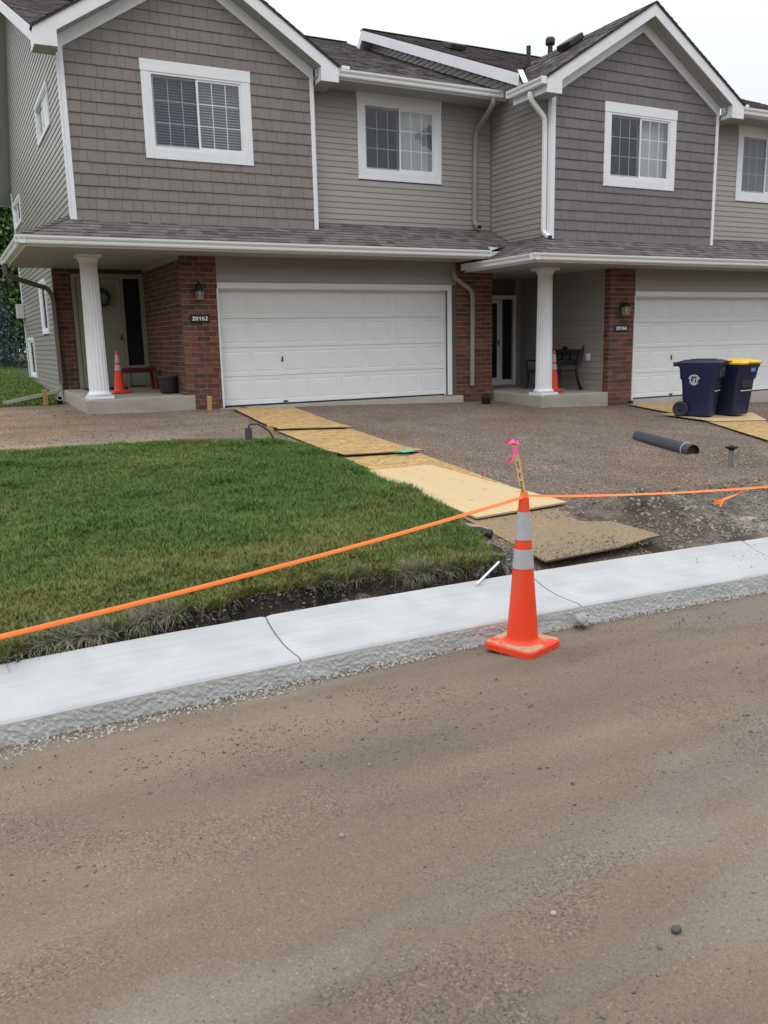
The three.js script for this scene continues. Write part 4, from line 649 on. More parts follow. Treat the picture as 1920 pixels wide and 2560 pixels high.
// ---------------------------------------------------------------- orange flagging tape
M.tape = std(L(1.0, 0.225, 0.04), 0.5, { side: THREE.DoubleSide });
{
  const tp = thing('flagging_tape', 'orange flagging tape stretched between cones in front of lawn and driveway', 'barrier tape', [CX, 0, CZ]);
  const run = (A, B, sag, w0, w1, tw) => { const a = V(...A), b = V(...B), d = b.clone().sub(a).normalize(); return grid(140, 3, (u, v) => { const p = a.clone().lerp(b, u); p.y -= sag * 4 * u * (1 - u); const th = tw(u), side = V(0, 1, 0).cross(d).normalize(), w = lerp(w0, w1, u) * (v - 0.5); const c = Math.cos(th), s = Math.sin(th), fold = 0.0022 * Math.cos((v - 0.5) * 3); return [p.x - CX + side.x * (s * w + fold), p.y + c * w, p.z - CZ + side.z * (s * w + fold)]; }); };
  mesh('tape_span', run([CX - 0.012, 0.898, CZ + 0.01], [-2.3, 0.86, -2.45], 0.070, 0.018, 0.0195, u => -0.6 + 0.25 * Math.sin(u * 4)), M.tape, tp);
  mesh('tape_span', run([CX + 0.012, 0.900, CZ + 0.005], [6.95, 0.88, -3.42], 0.085, 0.015, 0.015, u => 0.5 + 0.4 * Math.sin(u * 7)), M.tape, tp);
  mesh('tape_wrap', new THREE.CylinderGeometry(0.021, 0.024, 0.03, 20, 1, true).translate(0, 0.909, 0), M.tape, tp);
  const tail = (pts, w0, w1, ph) => { const c = new THREE.CatmullRomCurve3(pts.map(p => V(...p))); return grid(30, 4, (u, v) => { const p = c.getPoint(u), w = lerp(w0, w1, u) * (v - 0.5); return [p.x - CX + 0.006 * Math.sin(v * 4 + ph), p.y + w * Math.cos(u * 2 + ph), p.z - CZ + w * 0.7 * Math.sin(u * 2 + ph) + 0.005 * Math.sin(u * 9)]; }); };
  mesh('tape_tail', tail([[4.42, 0.806, -3.655], [4.36, 0.790, -3.65], [4.28, 0.772, -3.645], [4.22, 0.755, -3.64], [4.19, 0.742, -3.63]], 0.014, 0.035, 0.3), M.tape, tp);
  mesh('tape_tail', tail([[4.42, 0.806, -3.655], [4.34, 0.792, -3.64], [4.25, 0.777, -3.63], [4.17, 0.766, -3.62], [4.115, 0.776, -3.61]], 0.012, 0.03, 1.2), M.tape, tp);
}
// ---------------------------------------------------------------- boards laid over the driveway
const osbMap = canvasTex(1024, 1024, (c, w, h) => {
  const R = rngOf(77); c.fillStyle = '#b0894f'; c.fillRect(0, 0, w, h);
  for (let k = 0; k < 3800; k++) { const x = R() * w, y = R() * h, l = 50 + R() * 110, t = 9 + R() * 22, a = (R() - 0.5) * 1.7; const b = 0.66 + 0.5 * R(); c.save(); c.translate(x, y); c.rotate(a); c.fillStyle = `rgba(${196 * b | 0},${160 * b | 0},${104 * b | 0},0.7)`; c.fillRect(-l / 2, -t / 2, l, t); if (R() < 0.10) { c.fillStyle = 'rgba(70,48,25,0.5)'; c.fillRect(-l / 4, t / 2, l * 0.4, 2); } if (R() < 0.05) { c.fillStyle = 'rgba(235,205,150,0.5)'; c.fillRect(-l / 3, -t / 2, l * 0.5, t * 0.7); } c.restore(); }
  c.strokeStyle = 'rgba(70,50,30,0.5)'; c.lineWidth = 2; for (const x of [0.33, 0.66]) { c.beginPath(); c.moveTo(w * x, 0); c.lineTo(w * x, h); c.stroke(); }
});
const osbDirty = canvasTex(1024, 1024, (c, w, h) => {
  const R = rngOf(78); c.fillStyle = '#a98a5c'; c.fillRect(0, 0, w, h);
  for (let k = 0; k < 3000; k++) { const x = R() * w, y = R() * h, l = 30 + R() * 80, t = 5 + R() * 13, b = 0.8 + 0.3 * R(); c.save(); c.translate(x, y); c.rotate((R() - 0.5) * 1.7); c.fillStyle = `rgba(${178 * b | 0},${146 * b | 0},${98 * b | 0},0.5)`; c.fillRect(-l / 2, -t / 2, l, t); c.restore(); }
  for (let k = 0; k < 16000; k++) { const x = R() * w, y = R() * h, n = fbm(x / 150, y / 150, 131, 4); if (n < 0.27) continue; const r = 3 + R() * 12, b = 0.85 + 0.3 * R(); c.fillStyle = `rgba(${150 * b | 0},${133 * b | 0},${110 * b | 0},0.36)`; c.beginPath(); c.arc(x, y, r, 0, 7); c.fill(); }
  for (let k = 0; k < 500; k++) { c.fillStyle = `rgba(70,58,46,${0.3 + 0.4 * R()})`; c.fillRect(R() * w, R() * h, 2 + R() * 5, 2 + R() * 4); }
});
const plyMap = canvasTex(1024, 2048, (c, w, h) => {
  const R = rngOf(79); c.fillStyle = '#e0c593'; c.fillRect(0, 0, w, h);
  for (let k = 0; k < 900; k++) { const x = R() * w, a = R(); c.strokeStyle = a < 0.5 ? `rgba(205,170,115,${0.1 + 0.2 * R()})` : `rgba(238,214,168,${0.1 + 0.2 * R()})`; c.lineWidth = 1 + R() * 5; c.beginPath(); c.moveTo(x, 0); let xx = x; for (let y = 0; y <= h; y += 64) { xx = x + 26 * (fbm(x / 160, y / 420, 133, 3) - 0.5); c.lineTo(xx, y); } c.stroke(); }
  for (let k = 0; k < 11; k++) { const x = R() * w, y = R() * h; for (let q = 4; q > 0; q--) { c.fillStyle = `rgba(178,132,80,${0.05 + 0.03 * q})`; c.beginPath(); c.ellipse(x, y, 6 + q * 5 * (0.6 + R() * 0.5), 9 + q * 8, 0, 0, 7); c.fill(); } }
  for (let k = 0; k < 40; k++) { c.fillStyle = 'rgba(120,100,75,0.16)'; c.beginPath(); c.ellipse(w * (0.03 + 0.1 * R()), h * (0.55 + 0.3 * R()), 20 + 30 * R(), 10 + 20 * R(), 0, 0, 7); c.fill(); }
});
for (const t of [osbMap, osbDirty, plyMap]) t.wrapS = t.wrapT = THREE.RepeatWrapping;
M.osb = std(L(0.86, 0.87, 0.88), 0.8, { map: osbMap, bumpMap: rep(bumpFine, 3), bumpScale: 0.001 }); M.osbD = std(L(0.72, 0.72, 0.73), 0.9, { map: osbDirty, bumpMap: rep(bumpGrit, 2), bumpScale: 0.002 }); M.ply = std(L(0.72, 0.735, 0.77), 0.7, { map: plyMap });
M.boardEdge = std(L(0.10, 0.085, 0.055), 0.9); M.plyEdge = std(L(0.42, 0.32, 0.19), 0.85);
function sheetBoard(name, label, cat, c, lift, th, mat, edge, grp, curl = 0, rot = false) { // c: 4 corners (x, z), far-left, far-right, near-right, near-left; lift(u, v) above the ground
  const cx = (c[0][0] + c[2][0]) / 2, cz = (c[0][1] + c[2][1]) / 2, g = thing(name, label, cat, [cx, 0, cz], 0, grp);
  const at = (u, v) => { const x = lerp(lerp(c[0][0], c[1][0], u), lerp(c[3][0], c[2][0], u), v), z = lerp(lerp(c[0][1], c[1][1], u), lerp(c[3][1], c[2][1], u), v); return [x, z]; };
  const corner = c.map(([x, z]) => base(x, z)), yAt = (u, v) => lerp(lerp(corner[0], corner[1], u), lerp(corner[3], corner[2], u), v) + 0.012 + lift(u, v);
  const len = Math.hypot(c[3][0] - c[0][0], c[3][1] - c[0][1]);
  const top = grid(10, 20, (u, v) => { const [x, z] = at(u, v); return [x - cx, yAt(u, v) + th, z - cz]; }, (u, v) => [u, v * len / 1.22 * (rot ? 0.5 : 1)]);
  { const i = top.index.array; for (let k = 0; k < i.length; k += 3) { const t = i[k + 1]; i[k + 1] = i[k + 2]; i[k + 2] = t; } top.computeVertexNormals(); }
  mesh('face', top, mat, g);
  const ring = []; for (let k = 0; k <= 20; k++) ring.push([0, k / 20]); for (let k = 1; k <= 10; k++) ring.push([k / 10, 1]); for (let k = 19; k >= 0; k--) ring.push([1, k / 20]); for (let k = 9; k >= 0; k--) ring.push([k / 10, 0]);
  mesh('edge', grid(ring.length - 1, 1, (s, t) => { const [u, v] = ring[Math.round(s * (ring.length - 1))], [x, z] = at(u, v); return [x - cx, yAt(u, v) + th * t - (t ? 0.0005 : 0), z - cz]; }), edge, g);
  mesh('underside', grid(4, 8, (u, v) => { const [x, z] = at(u, v); return [x - cx, yAt(u, v), z - cz]; }), edge, g);
  return g;
}
const OG = 'strand boards laid on the driveways';
sheetBoard('strand_board', 'orange-brown strand board against the garage door of house 20162', 'board', [[4.66, -15.05], [5.78, -14.95], [5.41, -11.56], [4.33, -11.82]], (u, v) => 0.03 * smooth(0.7, 1, v) + 0.012, 0.013, M.osb, M.boardEdge, OG);
sheetBoard('strand_board', 'tan strand board with a green plastic wedge on its end', 'board', [[4.32, -11.86], [5.40, -11.62], [5.23, -9.10], [4.20, -9.23]], (u, v) => 0.008 + 0.035 * smooth(0.75, 1, v), 0.013, M.osb, M.boardEdge, OG);
sheetBoard('strand_board', 'strand board mostly hidden under the pale plywood sheet', 'board', [[4.21, -9.32], [5.19, -9.20], [4.95, -6.88], [3.98, -6.62]], (u, v) => 0.004, 0.013, M.osb, M.boardEdge, OG);
sheetBoard('strand_board', 'dirt-covered strand board sloping down to the kerb', 'board', [[3.93, -6.78], [4.93, -6.98], [4.82, -4.72], [3.66, -4.66]], (u, v) => 0.0 + 0.028 * smooth(0.6, 0.95, u) * smooth(0.6, 1, v) - 0.012 * v, 0.013, M.osbD, M.boardEdge, OG);
sheetBoard('plywood_sheet', 'pale plywood sheet lying across the strand boards by the lawn', 'board', [[3.97, -8.27], [4.82, -8.24], [4.90, -5.94], [3.87, -5.86]], (u, v) => 0.018 + 0.012 * smooth(0.3, 1, v) * (0.3 + 0.7 * u), 0.016, M.ply, M.plyEdge, undefined, 0, true);
sheetBoard('strand_board', 'strand board under the two bins at house 20164', 'board', [[12.93, -13.78], [14.2, -13.85], [13.45, -11.0], [12.15, -10.95]], (u, v) => 0.01, 0.014, M.osb, M.boardEdge, OG);
sheetBoard('strand_board', 'strand board running out from the bins toward the buried pipe stub', 'board', [[12.1, -10.98], [13.40, -11.05], [12.1, -8.55], [10.70, -8.35]], (u, v) => 0.004, 0.014, M.osb, M.boardEdge, OG);
sheetBoard('plywood_sheet', 'small plywood piece under the two wheeled bins', 'board', [[12.0, -11.9], [14.05, -11.5], [13.15, -10.45], [11.98, -10.62]], (u, v) => 0.026, 0.012, M.ply, M.plyEdge, undefined, 0, true);

{ // green folded plastic wedge on the end of the second board
  const y = base(4.95, -9.0) + 0.062, g = thing('plastic_wedge', 'small green plastic wedge lying on the end of a strand board', 'plastic piece', [4.93, y, -9.07], 0.12);
  const m = std(L(0.03, 0.30, 0.17), 0.35), m2 = std(L(0.10, 0.42, 0.28), 0.35);
  const pts = [[-0.15, 0.004, 0.0], [-0.05, 0.02, -0.035], [0.14, 0.03, -0.04], [0.17, 0.008, -0.02], [0.15, 0.005, 0.03], [-0.02, 0.004, 0.045]];
  const tri = (L_) => { const p = []; for (const t of L_) for (const i of t) p.push(...pts[i]); const q = new THREE.BufferGeometry(); q.setAttribute('position', new THREE.Float32BufferAttribute(p, 3)); q.computeVertexNormals(); return q; };
  mesh('upper_fold', tri([[0, 5, 1], [1, 5, 2], [5, 4, 2]]), m2, g); mesh('lower_fold', tri([[0, 1, 5], [2, 4, 3], [1, 2, 3], [0, 1, 3], [0, 3, 4], [0, 4, 5]]), m, g);
}
// ---------------------------------------------------------------- wheeled bins
M.bin = std(L(0.008, 0.016, 0.062), 0.45, { bumpMap: rep(bumpFine, 6), bumpScale: 0.0005 }); M.lidBlack = std(L(0.011, 0.016, 0.045), 0.45); M.lidYellow = std(L(0.82, 0.50, 0.02), 0.4); M.rubber = std(L(0.022, 0.02, 0.02), 0.7);
function rrect(w, d, r, n = 6) { const p = []; for (let c = 0; c < 4; c++) { const cx = (c === 0 || c === 3 ? 1 : -1) * (w / 2 - r), cz = (c < 2 ? 1 : -1) * (d / 2 - r); for (let k = 0; k <= n; k++) { const a = c * Math.PI / 2 + k / n * Math.PI / 2; p.push([cx + r * Math.cos(a), cz + r * Math.sin(a)]); } } return p; }
function loft(levels) { // [y, w, d, r, dz]
  const rings = levels.map(([y, w, d, r, dz = 0]) => rrect(w, d, r).map(([x, z]) => [x, y, z + dz])), n = rings[0].length, pos = [], idx = [];
  for (const r of rings) for (const p of r) pos.push(...p);
  for (let j = 0; j < rings.length - 1; j++) for (let i = 0; i < n; i++) { const a = j * n + i, b = j * n + (i + 1) % n; idx.push(a, a + n, b, b, a + n, b + n); }
  const cap = (j, flip) => { const c = pos.length / 3, o = j * n; pos.push(0, levels[j][0], levels[j][4] || 0); for (let i = 0; i < n; i++) { const a = o + i, b = o + (i + 1) % n; flip ? idx.push(c, a, b) : idx.push(c, b, a); } };
  cap(0, true); cap(levels.length - 1, false);
  const g = new THREE.BufferGeometry(); g.setAttribute('position', new THREE.Float32BufferAttribute(pos, 3)); g.setIndex(idx); const f = g.toNonIndexed(); f.setAttribute('uv', new THREE.Float32BufferAttribute(new Float32Array(f.attributes.position.count * 2).map((_, i) => { const k = i >> 1; return i % 2 ? f.attributes.position.getY(k) : f.attributes.position.getX(k) + f.attributes.position.getZ(k); }), 2)); f.computeVertexNormals(); return toCreasedNormals(f, 0.7);
}
function bin(label, pos, turn, lid, logo) {
  const g = thing('wheeled_bin', label, 'bin', pos, turn, 'wheeled bins');
  mesh('body', loft([[0.02, 0.46, 0.46, 0.06, 0.0], [0.05, 0.48, 0.49, 0.07, 0.0], [0.66, 0.55, 0.60, 0.08, 0.01], [0.70, 0.58, 0.66, 0.08, 0.012], [0.88, 0.60, 0.70, 0.07, 0.02], [0.92, 0.63, 0.74, 0.06, 0.02], [0.95, 0.63, 0.74, 0.06, 0.02]]), M.bin, g);
  const li = mesh('lid', [loft([[0.955, 0.65, 0.78, 0.06, 0.03], [0.985, 0.655, 0.79, 0.06, 0.03], [1.01, 0.60, 0.72, 0.06, 0.03], [1.03, 0.50, 0.58, 0.08, 0.02], [1.034, 0.3, 0.36, 0.08, 0.02]]), rbox(0.30, 0.03, 0.12, 0, 0.99, 0.44, 0.012)], lid, g);
  mesh('lid_rib', rbox(0.34, 0.022, 0.40, 0, 1.035, 0.04, 0.01), lid, li);
  mesh('handle', [rod([-0.24, 0.97, -0.43], [0.24, 0.97, -0.43], 0.017), rbox(0.04, 0.08, 0.12, -0.24, 0.955, -0.385, 0.012), rbox(0.04, 0.08, 0.12, 0.24, 0.955, -0.385, 0.012), rbox(0.04, 0.08, 0.12, 0, 0.955, -0.385, 0.012)], M.bin, g);
  for (const x of [-0.29, 0.29]) { const w = group('wheel', g); w.position.set(x, 0.145, -0.27); const ty = new THREE.TorusGeometry(0.108, 0.036, 12, 36); ty.rotateY(Math.PI / 2); mesh('tyre', ty, M.rubber, w); const hb = new THREE.CylinderGeometry(0.09, 0.09, 0.04, 24); hb.rotateZ(Math.PI / 2); mesh('hub', [hb, new THREE.SphereGeometry(0.028, 10, 8).translate(Math.sign(x) * 0.02, 0, 0)], M.bin, w); }
  mesh('axle', rod([-0.29, 0.145, -0.27], [0.29, 0.145, -0.27], 0.012), M.darkMetal, g);
  mesh('lift_pocket', [rbox(0.34, 0.02, 0.05, 0, 0.54, 0.315, 0.006), rbox(0.30, 0.16, 0.01, 0, 0.63, 0.306, 0.004)], M.black, g);
  mesh('lift_bar', rod([-0.16, 0.47, 0.30], [0.16, 0.47, 0.30], 0.011), std(L(0.7, 0.7, 0.7), 0.35, { metalness: 0.2 }), g);
  const label_ = canvasTex(128, 64, (c, w, h) => { c.fillStyle = '#2f74c8'; c.fillRect(0, 0, w, h); c.strokeStyle = '#9cc3ee'; c.lineWidth = 4; c.strokeRect(6, 6, w - 12, h - 12); c.fillStyle = '#bcd6f4'; for (const x of [22, 50, 78]) c.fillRect(x, 24, 20, 16); });
  const st = new THREE.PlaneGeometry(0.15, 0.085); st.translate(0.08, 0.855, 0.374); mesh('sticker', st, std(L(1, 1, 1), 0.6, { map: label_ }), g);
  if (logo) {
    mesh('grip_plate', rbox(0.40, 0.16, 0.012, 0, 0.80, 0.368, 0.01), std(L(0.07, 0.075, 0.1), 0.2), g);
    const t = canvasTex(256, 256, (c) => { c.clearRect(0, 0, 256, 256); c.strokeStyle = c.fillStyle = '#dfe3ec'; c.lineWidth = 14; c.beginPath(); c.arc(128, 140, 100, Math.PI * 1.08, Math.PI * 1.92); c.stroke(); c.beginPath(); c.arc(128, 146, 76, Math.PI * 1.15, Math.PI * 1.85); c.lineWidth = 6; c.stroke(); c.font = 'bold 92px serif'; c.textAlign = 'center'; c.fillText('LST', 128, 172); c.fillRect(50, 186, 156, 12); c.fillRect(70, 206, 116, 10); c.fillRect(92, 224, 72, 9); });
    const p = new THREE.PlaneGeometry(0.24, 0.24); p.rotateY(-Math.PI / 2); p.rotateZ(0.075); p.translate(-0.298, 0.68, -0.05); mesh('printed_emblem', p, std(L(1, 1, 1), 0.6, { map: t, transparent: true, alphaTest: 0.5 }), g);
  }
  return g;
}
const by = (x, z) => base(x, z) + 0.052;
bin('navy wheeled bin with dark lid and white printed emblem, beside the yellow-lidded bin', [12.40, by(12.40, -11.32), -11.32], 0.5, M.lidBlack, true);
bin('navy wheeled bin with yellow lid in front of a garage door', [13.16, by(13.16, -11.28), -11.28], 0.14, M.lidYellow, false);
// ---------------------------------------------------------------- drain pipe, shut-off post, pipe stubs, stakes, scraps
{
  const a = V(9.06, 0.30, -9.40), b = V(8.58, 0.35, -7.9); a.y = base(a.x, a.z) + 0.04; b.y = base(b.x, b.z) + 0.06;
  const g = thing('drain_pipe', 'dark grey plastic drain pipe lying half buried in the gravel', 'pipe', [b.x, 0, b.z]);
  const A = a.clone().setX(a.x - b.x).setZ(a.z - b.z), B = V(0, b.y, 0), d = B.clone().sub(A).normalize();
  const pm = std(L(0.055, 0.062, 0.075), 0.4), shell = (r, p, q, m, n) => { const len = p.distanceTo(q), o = new THREE.CylinderGeometry(r, r, len, 28, 1, true), Q = new THREE.Quaternion().setFromUnitVectors(V(0, 1, 0), q.clone().sub(p).normalize()); o.applyQuaternion(Q); o.translate(...p.clone().lerp(q, 0.5).toArray()); return mesh(n, o, m, g); };
  shell(0.088, A, B, pm, 'pipe_body'); shell(0.080, A, B, M.black, 'bore');
  const rim = new THREE.RingGeometry(0.080, 0.088, 28); rim.applyQuaternion(new THREE.Quaternion().setFromUnitVectors(V(0, 0, 1), d)); rim.translate(...B.toArray()); mesh('rim', rim, pm, g);
  const ring = new THREE.TorusGeometry(0.090, 0.006, 8, 32); ring.applyQuaternion(new THREE.Quaternion().setFromUnitVectors(V(0, 0, 1), d)); ring.translate(...B.clone().addScaledVector(d, -0.17).toArray()); mesh('bright_ring', ring, std(L(0.5, 0.52, 0.54), 0.35), g);
  const cap = new THREE.CircleGeometry(0.079, 24); cap.applyQuaternion(new THREE.Quaternion().setFromUnitVectors(V(0, 0, 1), d)); cap.translate(...B.clone().addScaledVector(d, -0.06).toArray()); mesh('end_cap', cap, std(L(0.05, 0.038, 0.032), 0.7), g);
}
{
  const x = 8.37, z = -7.12, y = base(x, z), g = thing('shutoff_post', 'thin grey metal post with flat cap standing in the gravel', 'post', [x, y - 0.05, z]);
  mesh('post', new THREE.CylinderGeometry(0.028, 0.03, 0.27, 14).translate(0, 0.135, 0), std(L(0.22, 0.22, 0.22), 0.5, { metalness: 0.5 }), g);
  mesh('cap', [new THREE.CylinderGeometry(0.075, 0.068, 0.018, 16).translate(0, 0.279, 0), new THREE.CylinderGeometry(0.05, 0.03, 0.03, 16).translate(0, 0.258, 0), rbox(0.03, 0.014, 0.03, 0, 0.294, 0, 0.004)], M.darkMetal, g);
}
const woodMat = std(L(0.50, 0.33, 0.13), 0.8, { map: rep(soiled2, 2) });
function stake(label, x, z, h, lean) { const g = thing('wooden_stake', label, 'stake', [x, height(x, z) - 0.06, z], 0.2); g.rotation.z = lean; mesh('shaft', rbox(0.085, h, 0.022, 0, h / 2, 0, 0.003), woodMat, g); mesh('painted_top', rbox(0.086, 0.02, 0.023, 0, h + 0.008, 0, 0.003), std(L(0.55, 0.38, 0.16), 0.8), g); }
stake('short wooden stake at the lawn corner beside the strand boards', 3.82, -10.78, 0.31, -0.03);
stake('short wooden stake leaning on the brick pier of house 20162', 4.27, -15.25, 0.30, -0.06);
stake('short wooden stake under the downspout at the porch side', 1.75, -17.72, 0.34, 0.03);
{ const x = 3.50, z = -10.7, y = height(x, z), g = thing('sprinkler_riser', 'black irrigation pipe stub with bent tubing at the lawn edge', 'pipe', [x, y, z]);
  mesh('riser', new THREE.CylinderGeometry(0.045, 0.05, 0.22, 16).translate(0, 0.1, 0), std(L(0.05, 0.055, 0.07), 0.5), g); mesh('tubing', tube([[0, 0.18, 0], [0.02, 0.25, 0.0], [0.12, 0.25, 0.03], [0.26, 0.16, 0.05], [0.33, 0.04, 0.06]], 0.011, 24), M.black, g); }
{ const x = 10.05, z = -14.85, y = base(x, z), g = thing('pipe_stub', 'black pipe stub poking from the gravel below the tan downspout', 'pipe', [x, y, z]); const c = new THREE.CylinderGeometry(0.095, 0.095, 0.24, 22, 1, true); c.rotateZ(0.3); c.rotateX(0.35); c.translate(0, 0.06, 0); mesh('stub', c, M.black, g); const d = new THREE.CylinderGeometry(0.102, 0.102, 0.05, 22); d.rotateZ(0.3); d.rotateX(0.35); d.translate(-0.035, 0.165, 0.04); mesh('stub_cap', d, M.black, g); }
{ const x = 2.0, z = -17.75, y = height(x, z), g = thing('pipe_stub', 'black pipe stub in the dirt beside the stake at the porch side', 'pipe', [x, y, z]); const c = new THREE.CylinderGeometry(0.05, 0.05, 0.24, 16, 1, true); c.rotateX(0.9); c.translate(0, 0.05, 0); mesh('stub', c, M.black, g); mesh('bright_rim', new THREE.TorusGeometry(0.05, 0.008, 6, 20).rotateX(-0.67).translate(0, 0.125, 0.094), std(L(0.4, 0.42, 0.42), 0.4), g); }
{ const g = thing('plastic_rod', 'white plastic rod leaning on the back of the kerb', 'rod', [3.06, 0, -4.62]); mesh('rod_body', rod([-0.03, 0.175, 0.035], [0.265, 0.245, -0.135], 0.008), M.white, g); mesh('rod_tip', new THREE.SphereGeometry(0.010, 10, 8).translate(0.265, 0.245, -0.135), M.white, g); }
{ const g = thing('wood_scrap', 'weathered scrap of lumber between lawn and plywood', 'lumber', [3.66, height(3.66, -5.75) + 0.012, -5.75], 0.25); mesh('plank', rbox(0.085, 0.03, 0.40, 0, 0.015, 0, 0.004), std(L(0.38, 0.29, 0.19), 0.85, { map: rep(soiled2, 2) }), g); mesh('split_end', rbox(0.03, 0.024, 0.10, 0.02, 0.014, 0.23, 0.003), std(L(0.38, 0.29, 0.19), 0.85), g); }
{ const g = thing('hose_stub', 'dark hose stub curled in the dirt at the lawn edge', 'hose', [3.62, height(3.62, -5.42), -5.42]); mesh('hose', tube([[-0.1, 0.0, -0.12], [-0.05, 0.05, -0.06], [0.0, 0.055, 0.0], [0.06, 0.03, 0.06]], 0.032, 20), M.rubber, g); mesh('mouth', new THREE.TorusGeometry(0.034, 0.006, 6, 18).rotateY(0.8).translate(0.06, 0.03, 0.06), M.black, g); }
// ---------------------------------------------------------------- porch furniture
{
  const y = 0.66 + 0.285, g = thing('red_bench', 'small dark red bench on the porch beside the black planter', 'bench', [3.46, y, -17.5], 0.06), m = std(L(0.16, 0.014, 0.022), 0.45, { map: rep(soiled2, 2) });
  const p = (n, q) => mesh(n, q, m, g);
  p('seat', [rbox(0.74, 0.03, 0.32, 0, 0.405, 0, 0.012)]); for (let k = 0; k < 3; k++) p('seat_slat', rbox(0.73, 0.014, 0.085, 0, 0.426, -0.1 + k * 0.1, 0.005));
  for (const sx of [-1, 1]) for (const sz of [-1, 1]) p('leg', rod([sx * 0.325, 0.40, sz * 0.11], [sx * 0.37, 0, sz * 0.15], 0.024, 8, 0.03)); for (const sz of [-1, 1]) p('apron', rbox(0.62, 0.06, 0.018, 0, 0.365, sz * 0.12, 0.004));
}
{
  const y = 0.66 + 0.265, g = thing('flower_pot', 'black plastic flower pot on the porch against the brick pier', 'flower pot', [3.79, y, -16.2]), m = std(L(0.022, 0.018, 0.02), 0.5);
  mesh('pot', new THREE.LatheGeometry([[0, 0], [0.155, 0], [0.165, 0.02], [0.20, 0.27], [0.215, 0.275], [0.215, 0.32], [0.2, 0.32], [0.19, 0.27]].map(p => new THREE.Vector2(...p)), 32), m, g);
  mesh('soil', new THREE.CircleGeometry(0.19, 24).rotateX(-Math.PI / 2).translate(0, 0.27, 0), M.soil, g);
  mesh('dried_stem', [tube([[0, 0.27, 0], [0.02, 0.33, 0.01], [0.05, 0.40, 0]], 0.006), tube([[0.03, 0.27, 0], [0.07, 0.32, 0.02], [0.09, 0.36, 0.04]], 0.005)], std(L(0.2, 0.19, 0.15), 0.9), g);
}
{ const g = thing('door_mat', 'dark doormat on the porch in front of the cream door', 'doormat', [2.95, 0.66 + 0.298, -18.1]); mesh('mat', (() => { const q = rbox(0.8, 0.014, 0.45, 0, 0.007, 0, 0.005); return q; })(), std(L(0.035, 0.035, 0.035), 1, { bumpMap: rep(bumpGrit, 3), bumpScale: 0.004 }), g); mesh('mat_border', extrude(rect(-0.405, -0.23, 0.405, 0.23), 0.008, 0, [rect(-0.37, -0.195, 0.37, 0.195)]).rotateX(-Math.PI / 2).translate(0, 0.0085, 0), M.black, g); }
{ // wreath on the door
  const g = thing('door_wreath', 'small green wreath hanging on the cream door', 'wreath', [3.06, 2.78, -18.445]), R = rngOf(61), l = [];
  mesh('hoop', new THREE.TorusGeometry(0.15, 0.02, 8, 36), std(L(0.05, 0.04, 0.03), 0.9), g);
  for (let k = 0; k < 260; k++) { const a = R() * 6.283, q = new THREE.PlaneGeometry(0.02, 0.05); q.rotateX(R() * 3); q.rotateZ(R() * 6); q.translate(0.15 * Math.cos(a) + (R() - 0.5) * 0.07, 0.15 * Math.sin(a) + (R() - 0.5) * 0.07, 0.02 + R() * 0.03); l.push(q); }
  mesh('leaves', l, std(L(0.045, 0.09, 0.05), 0.8, { side: THREE.DoubleSide }), g).userData.kind = 'stuff';
}
{ // bench with iron ends on the second porch: back against the siding wall, facing the open side (-x)
  const g = thing('garden_bench', 'dark garden bench with iron ends against the siding porch wall', 'bench', [12.08, 0.46 + 0.205, -15.25], -Math.PI / 2);
  const wood = std(L(0.06, 0.038, 0.028), 0.6), iron = M.darkMetal;
  for (let k = 0; k < 5; k++) mesh('seat_slat', rbox(1.18, 0.02, 0.065, 0, 0.42 + 0.004 * k * 0, 0.20 - k * 0.085, 0.006), wood, g);
  mesh('back_rail', rbox(1.18, 0.07, 0.02, 0, 0.56, -0.245, 0.006), wood, g); mesh('top_rail', rbox(1.18, 0.06, 0.022, 0, 0.83, -0.335, 0.008), wood, g); mesh('back_panel', rbox(1.14, 0.22, 0.014, 0, 0.69, -0.292, 0.004), M.black, g);
  for (const x of [-0.40, -0.13, 0.14, 0.41]) mesh('back_roundel', new THREE.TorusGeometry(0.055, 0.009, 8, 24).rotateX(-0.32).translate(x, 0.70, -0.278), std(L(0.16, 0.15, 0.15), 0.5), g);
  mesh('seat_apron', rbox(1.16, 0.07, 0.022, 0, 0.375, 0.235, 0.006), wood, g);
  mesh('crest', new THREE.SphereGeometry(0.07, 16, 10).scale(1.2, 0.6, 0.4).translate(0, 0.885, -0.345), iron, g);
  for (const x of [-0.58, 0.58]) { const e = group('bench_end', g); mesh('rear_leg', tube([[x, 0.0, -0.34], [x, 0.2, -0.24], [x, 0.42, -0.2], [x, 0.65, -0.27], [x, 0.93, -0.40]], 0.03, 24), iron, e); mesh('front_leg', tube([[x, 0.0, 0.30], [x, 0.2, 0.22], [x, 0.42, 0.23]], 0.028, 16), iron, e); mesh('arm', tube([[x, 0.42, 0.23], [x, 0.58, 0.28], [x, 0.63, 0.2], [x, 0.61, 0.0], [x, 0.60, -0.22]], 0.018, 24), iron, e); mesh('side_rail', tube([[x, 0.42, 0.23], [x, 0.40, 0.0], [x, 0.42, -0.2]], 0.016, 12), iron, e); for (const z of [0.30, -0.34]) mesh('foot', rbox(0.06, 0.02, 0.08, x, 0.01, z, 0.006), iron, e); }
}
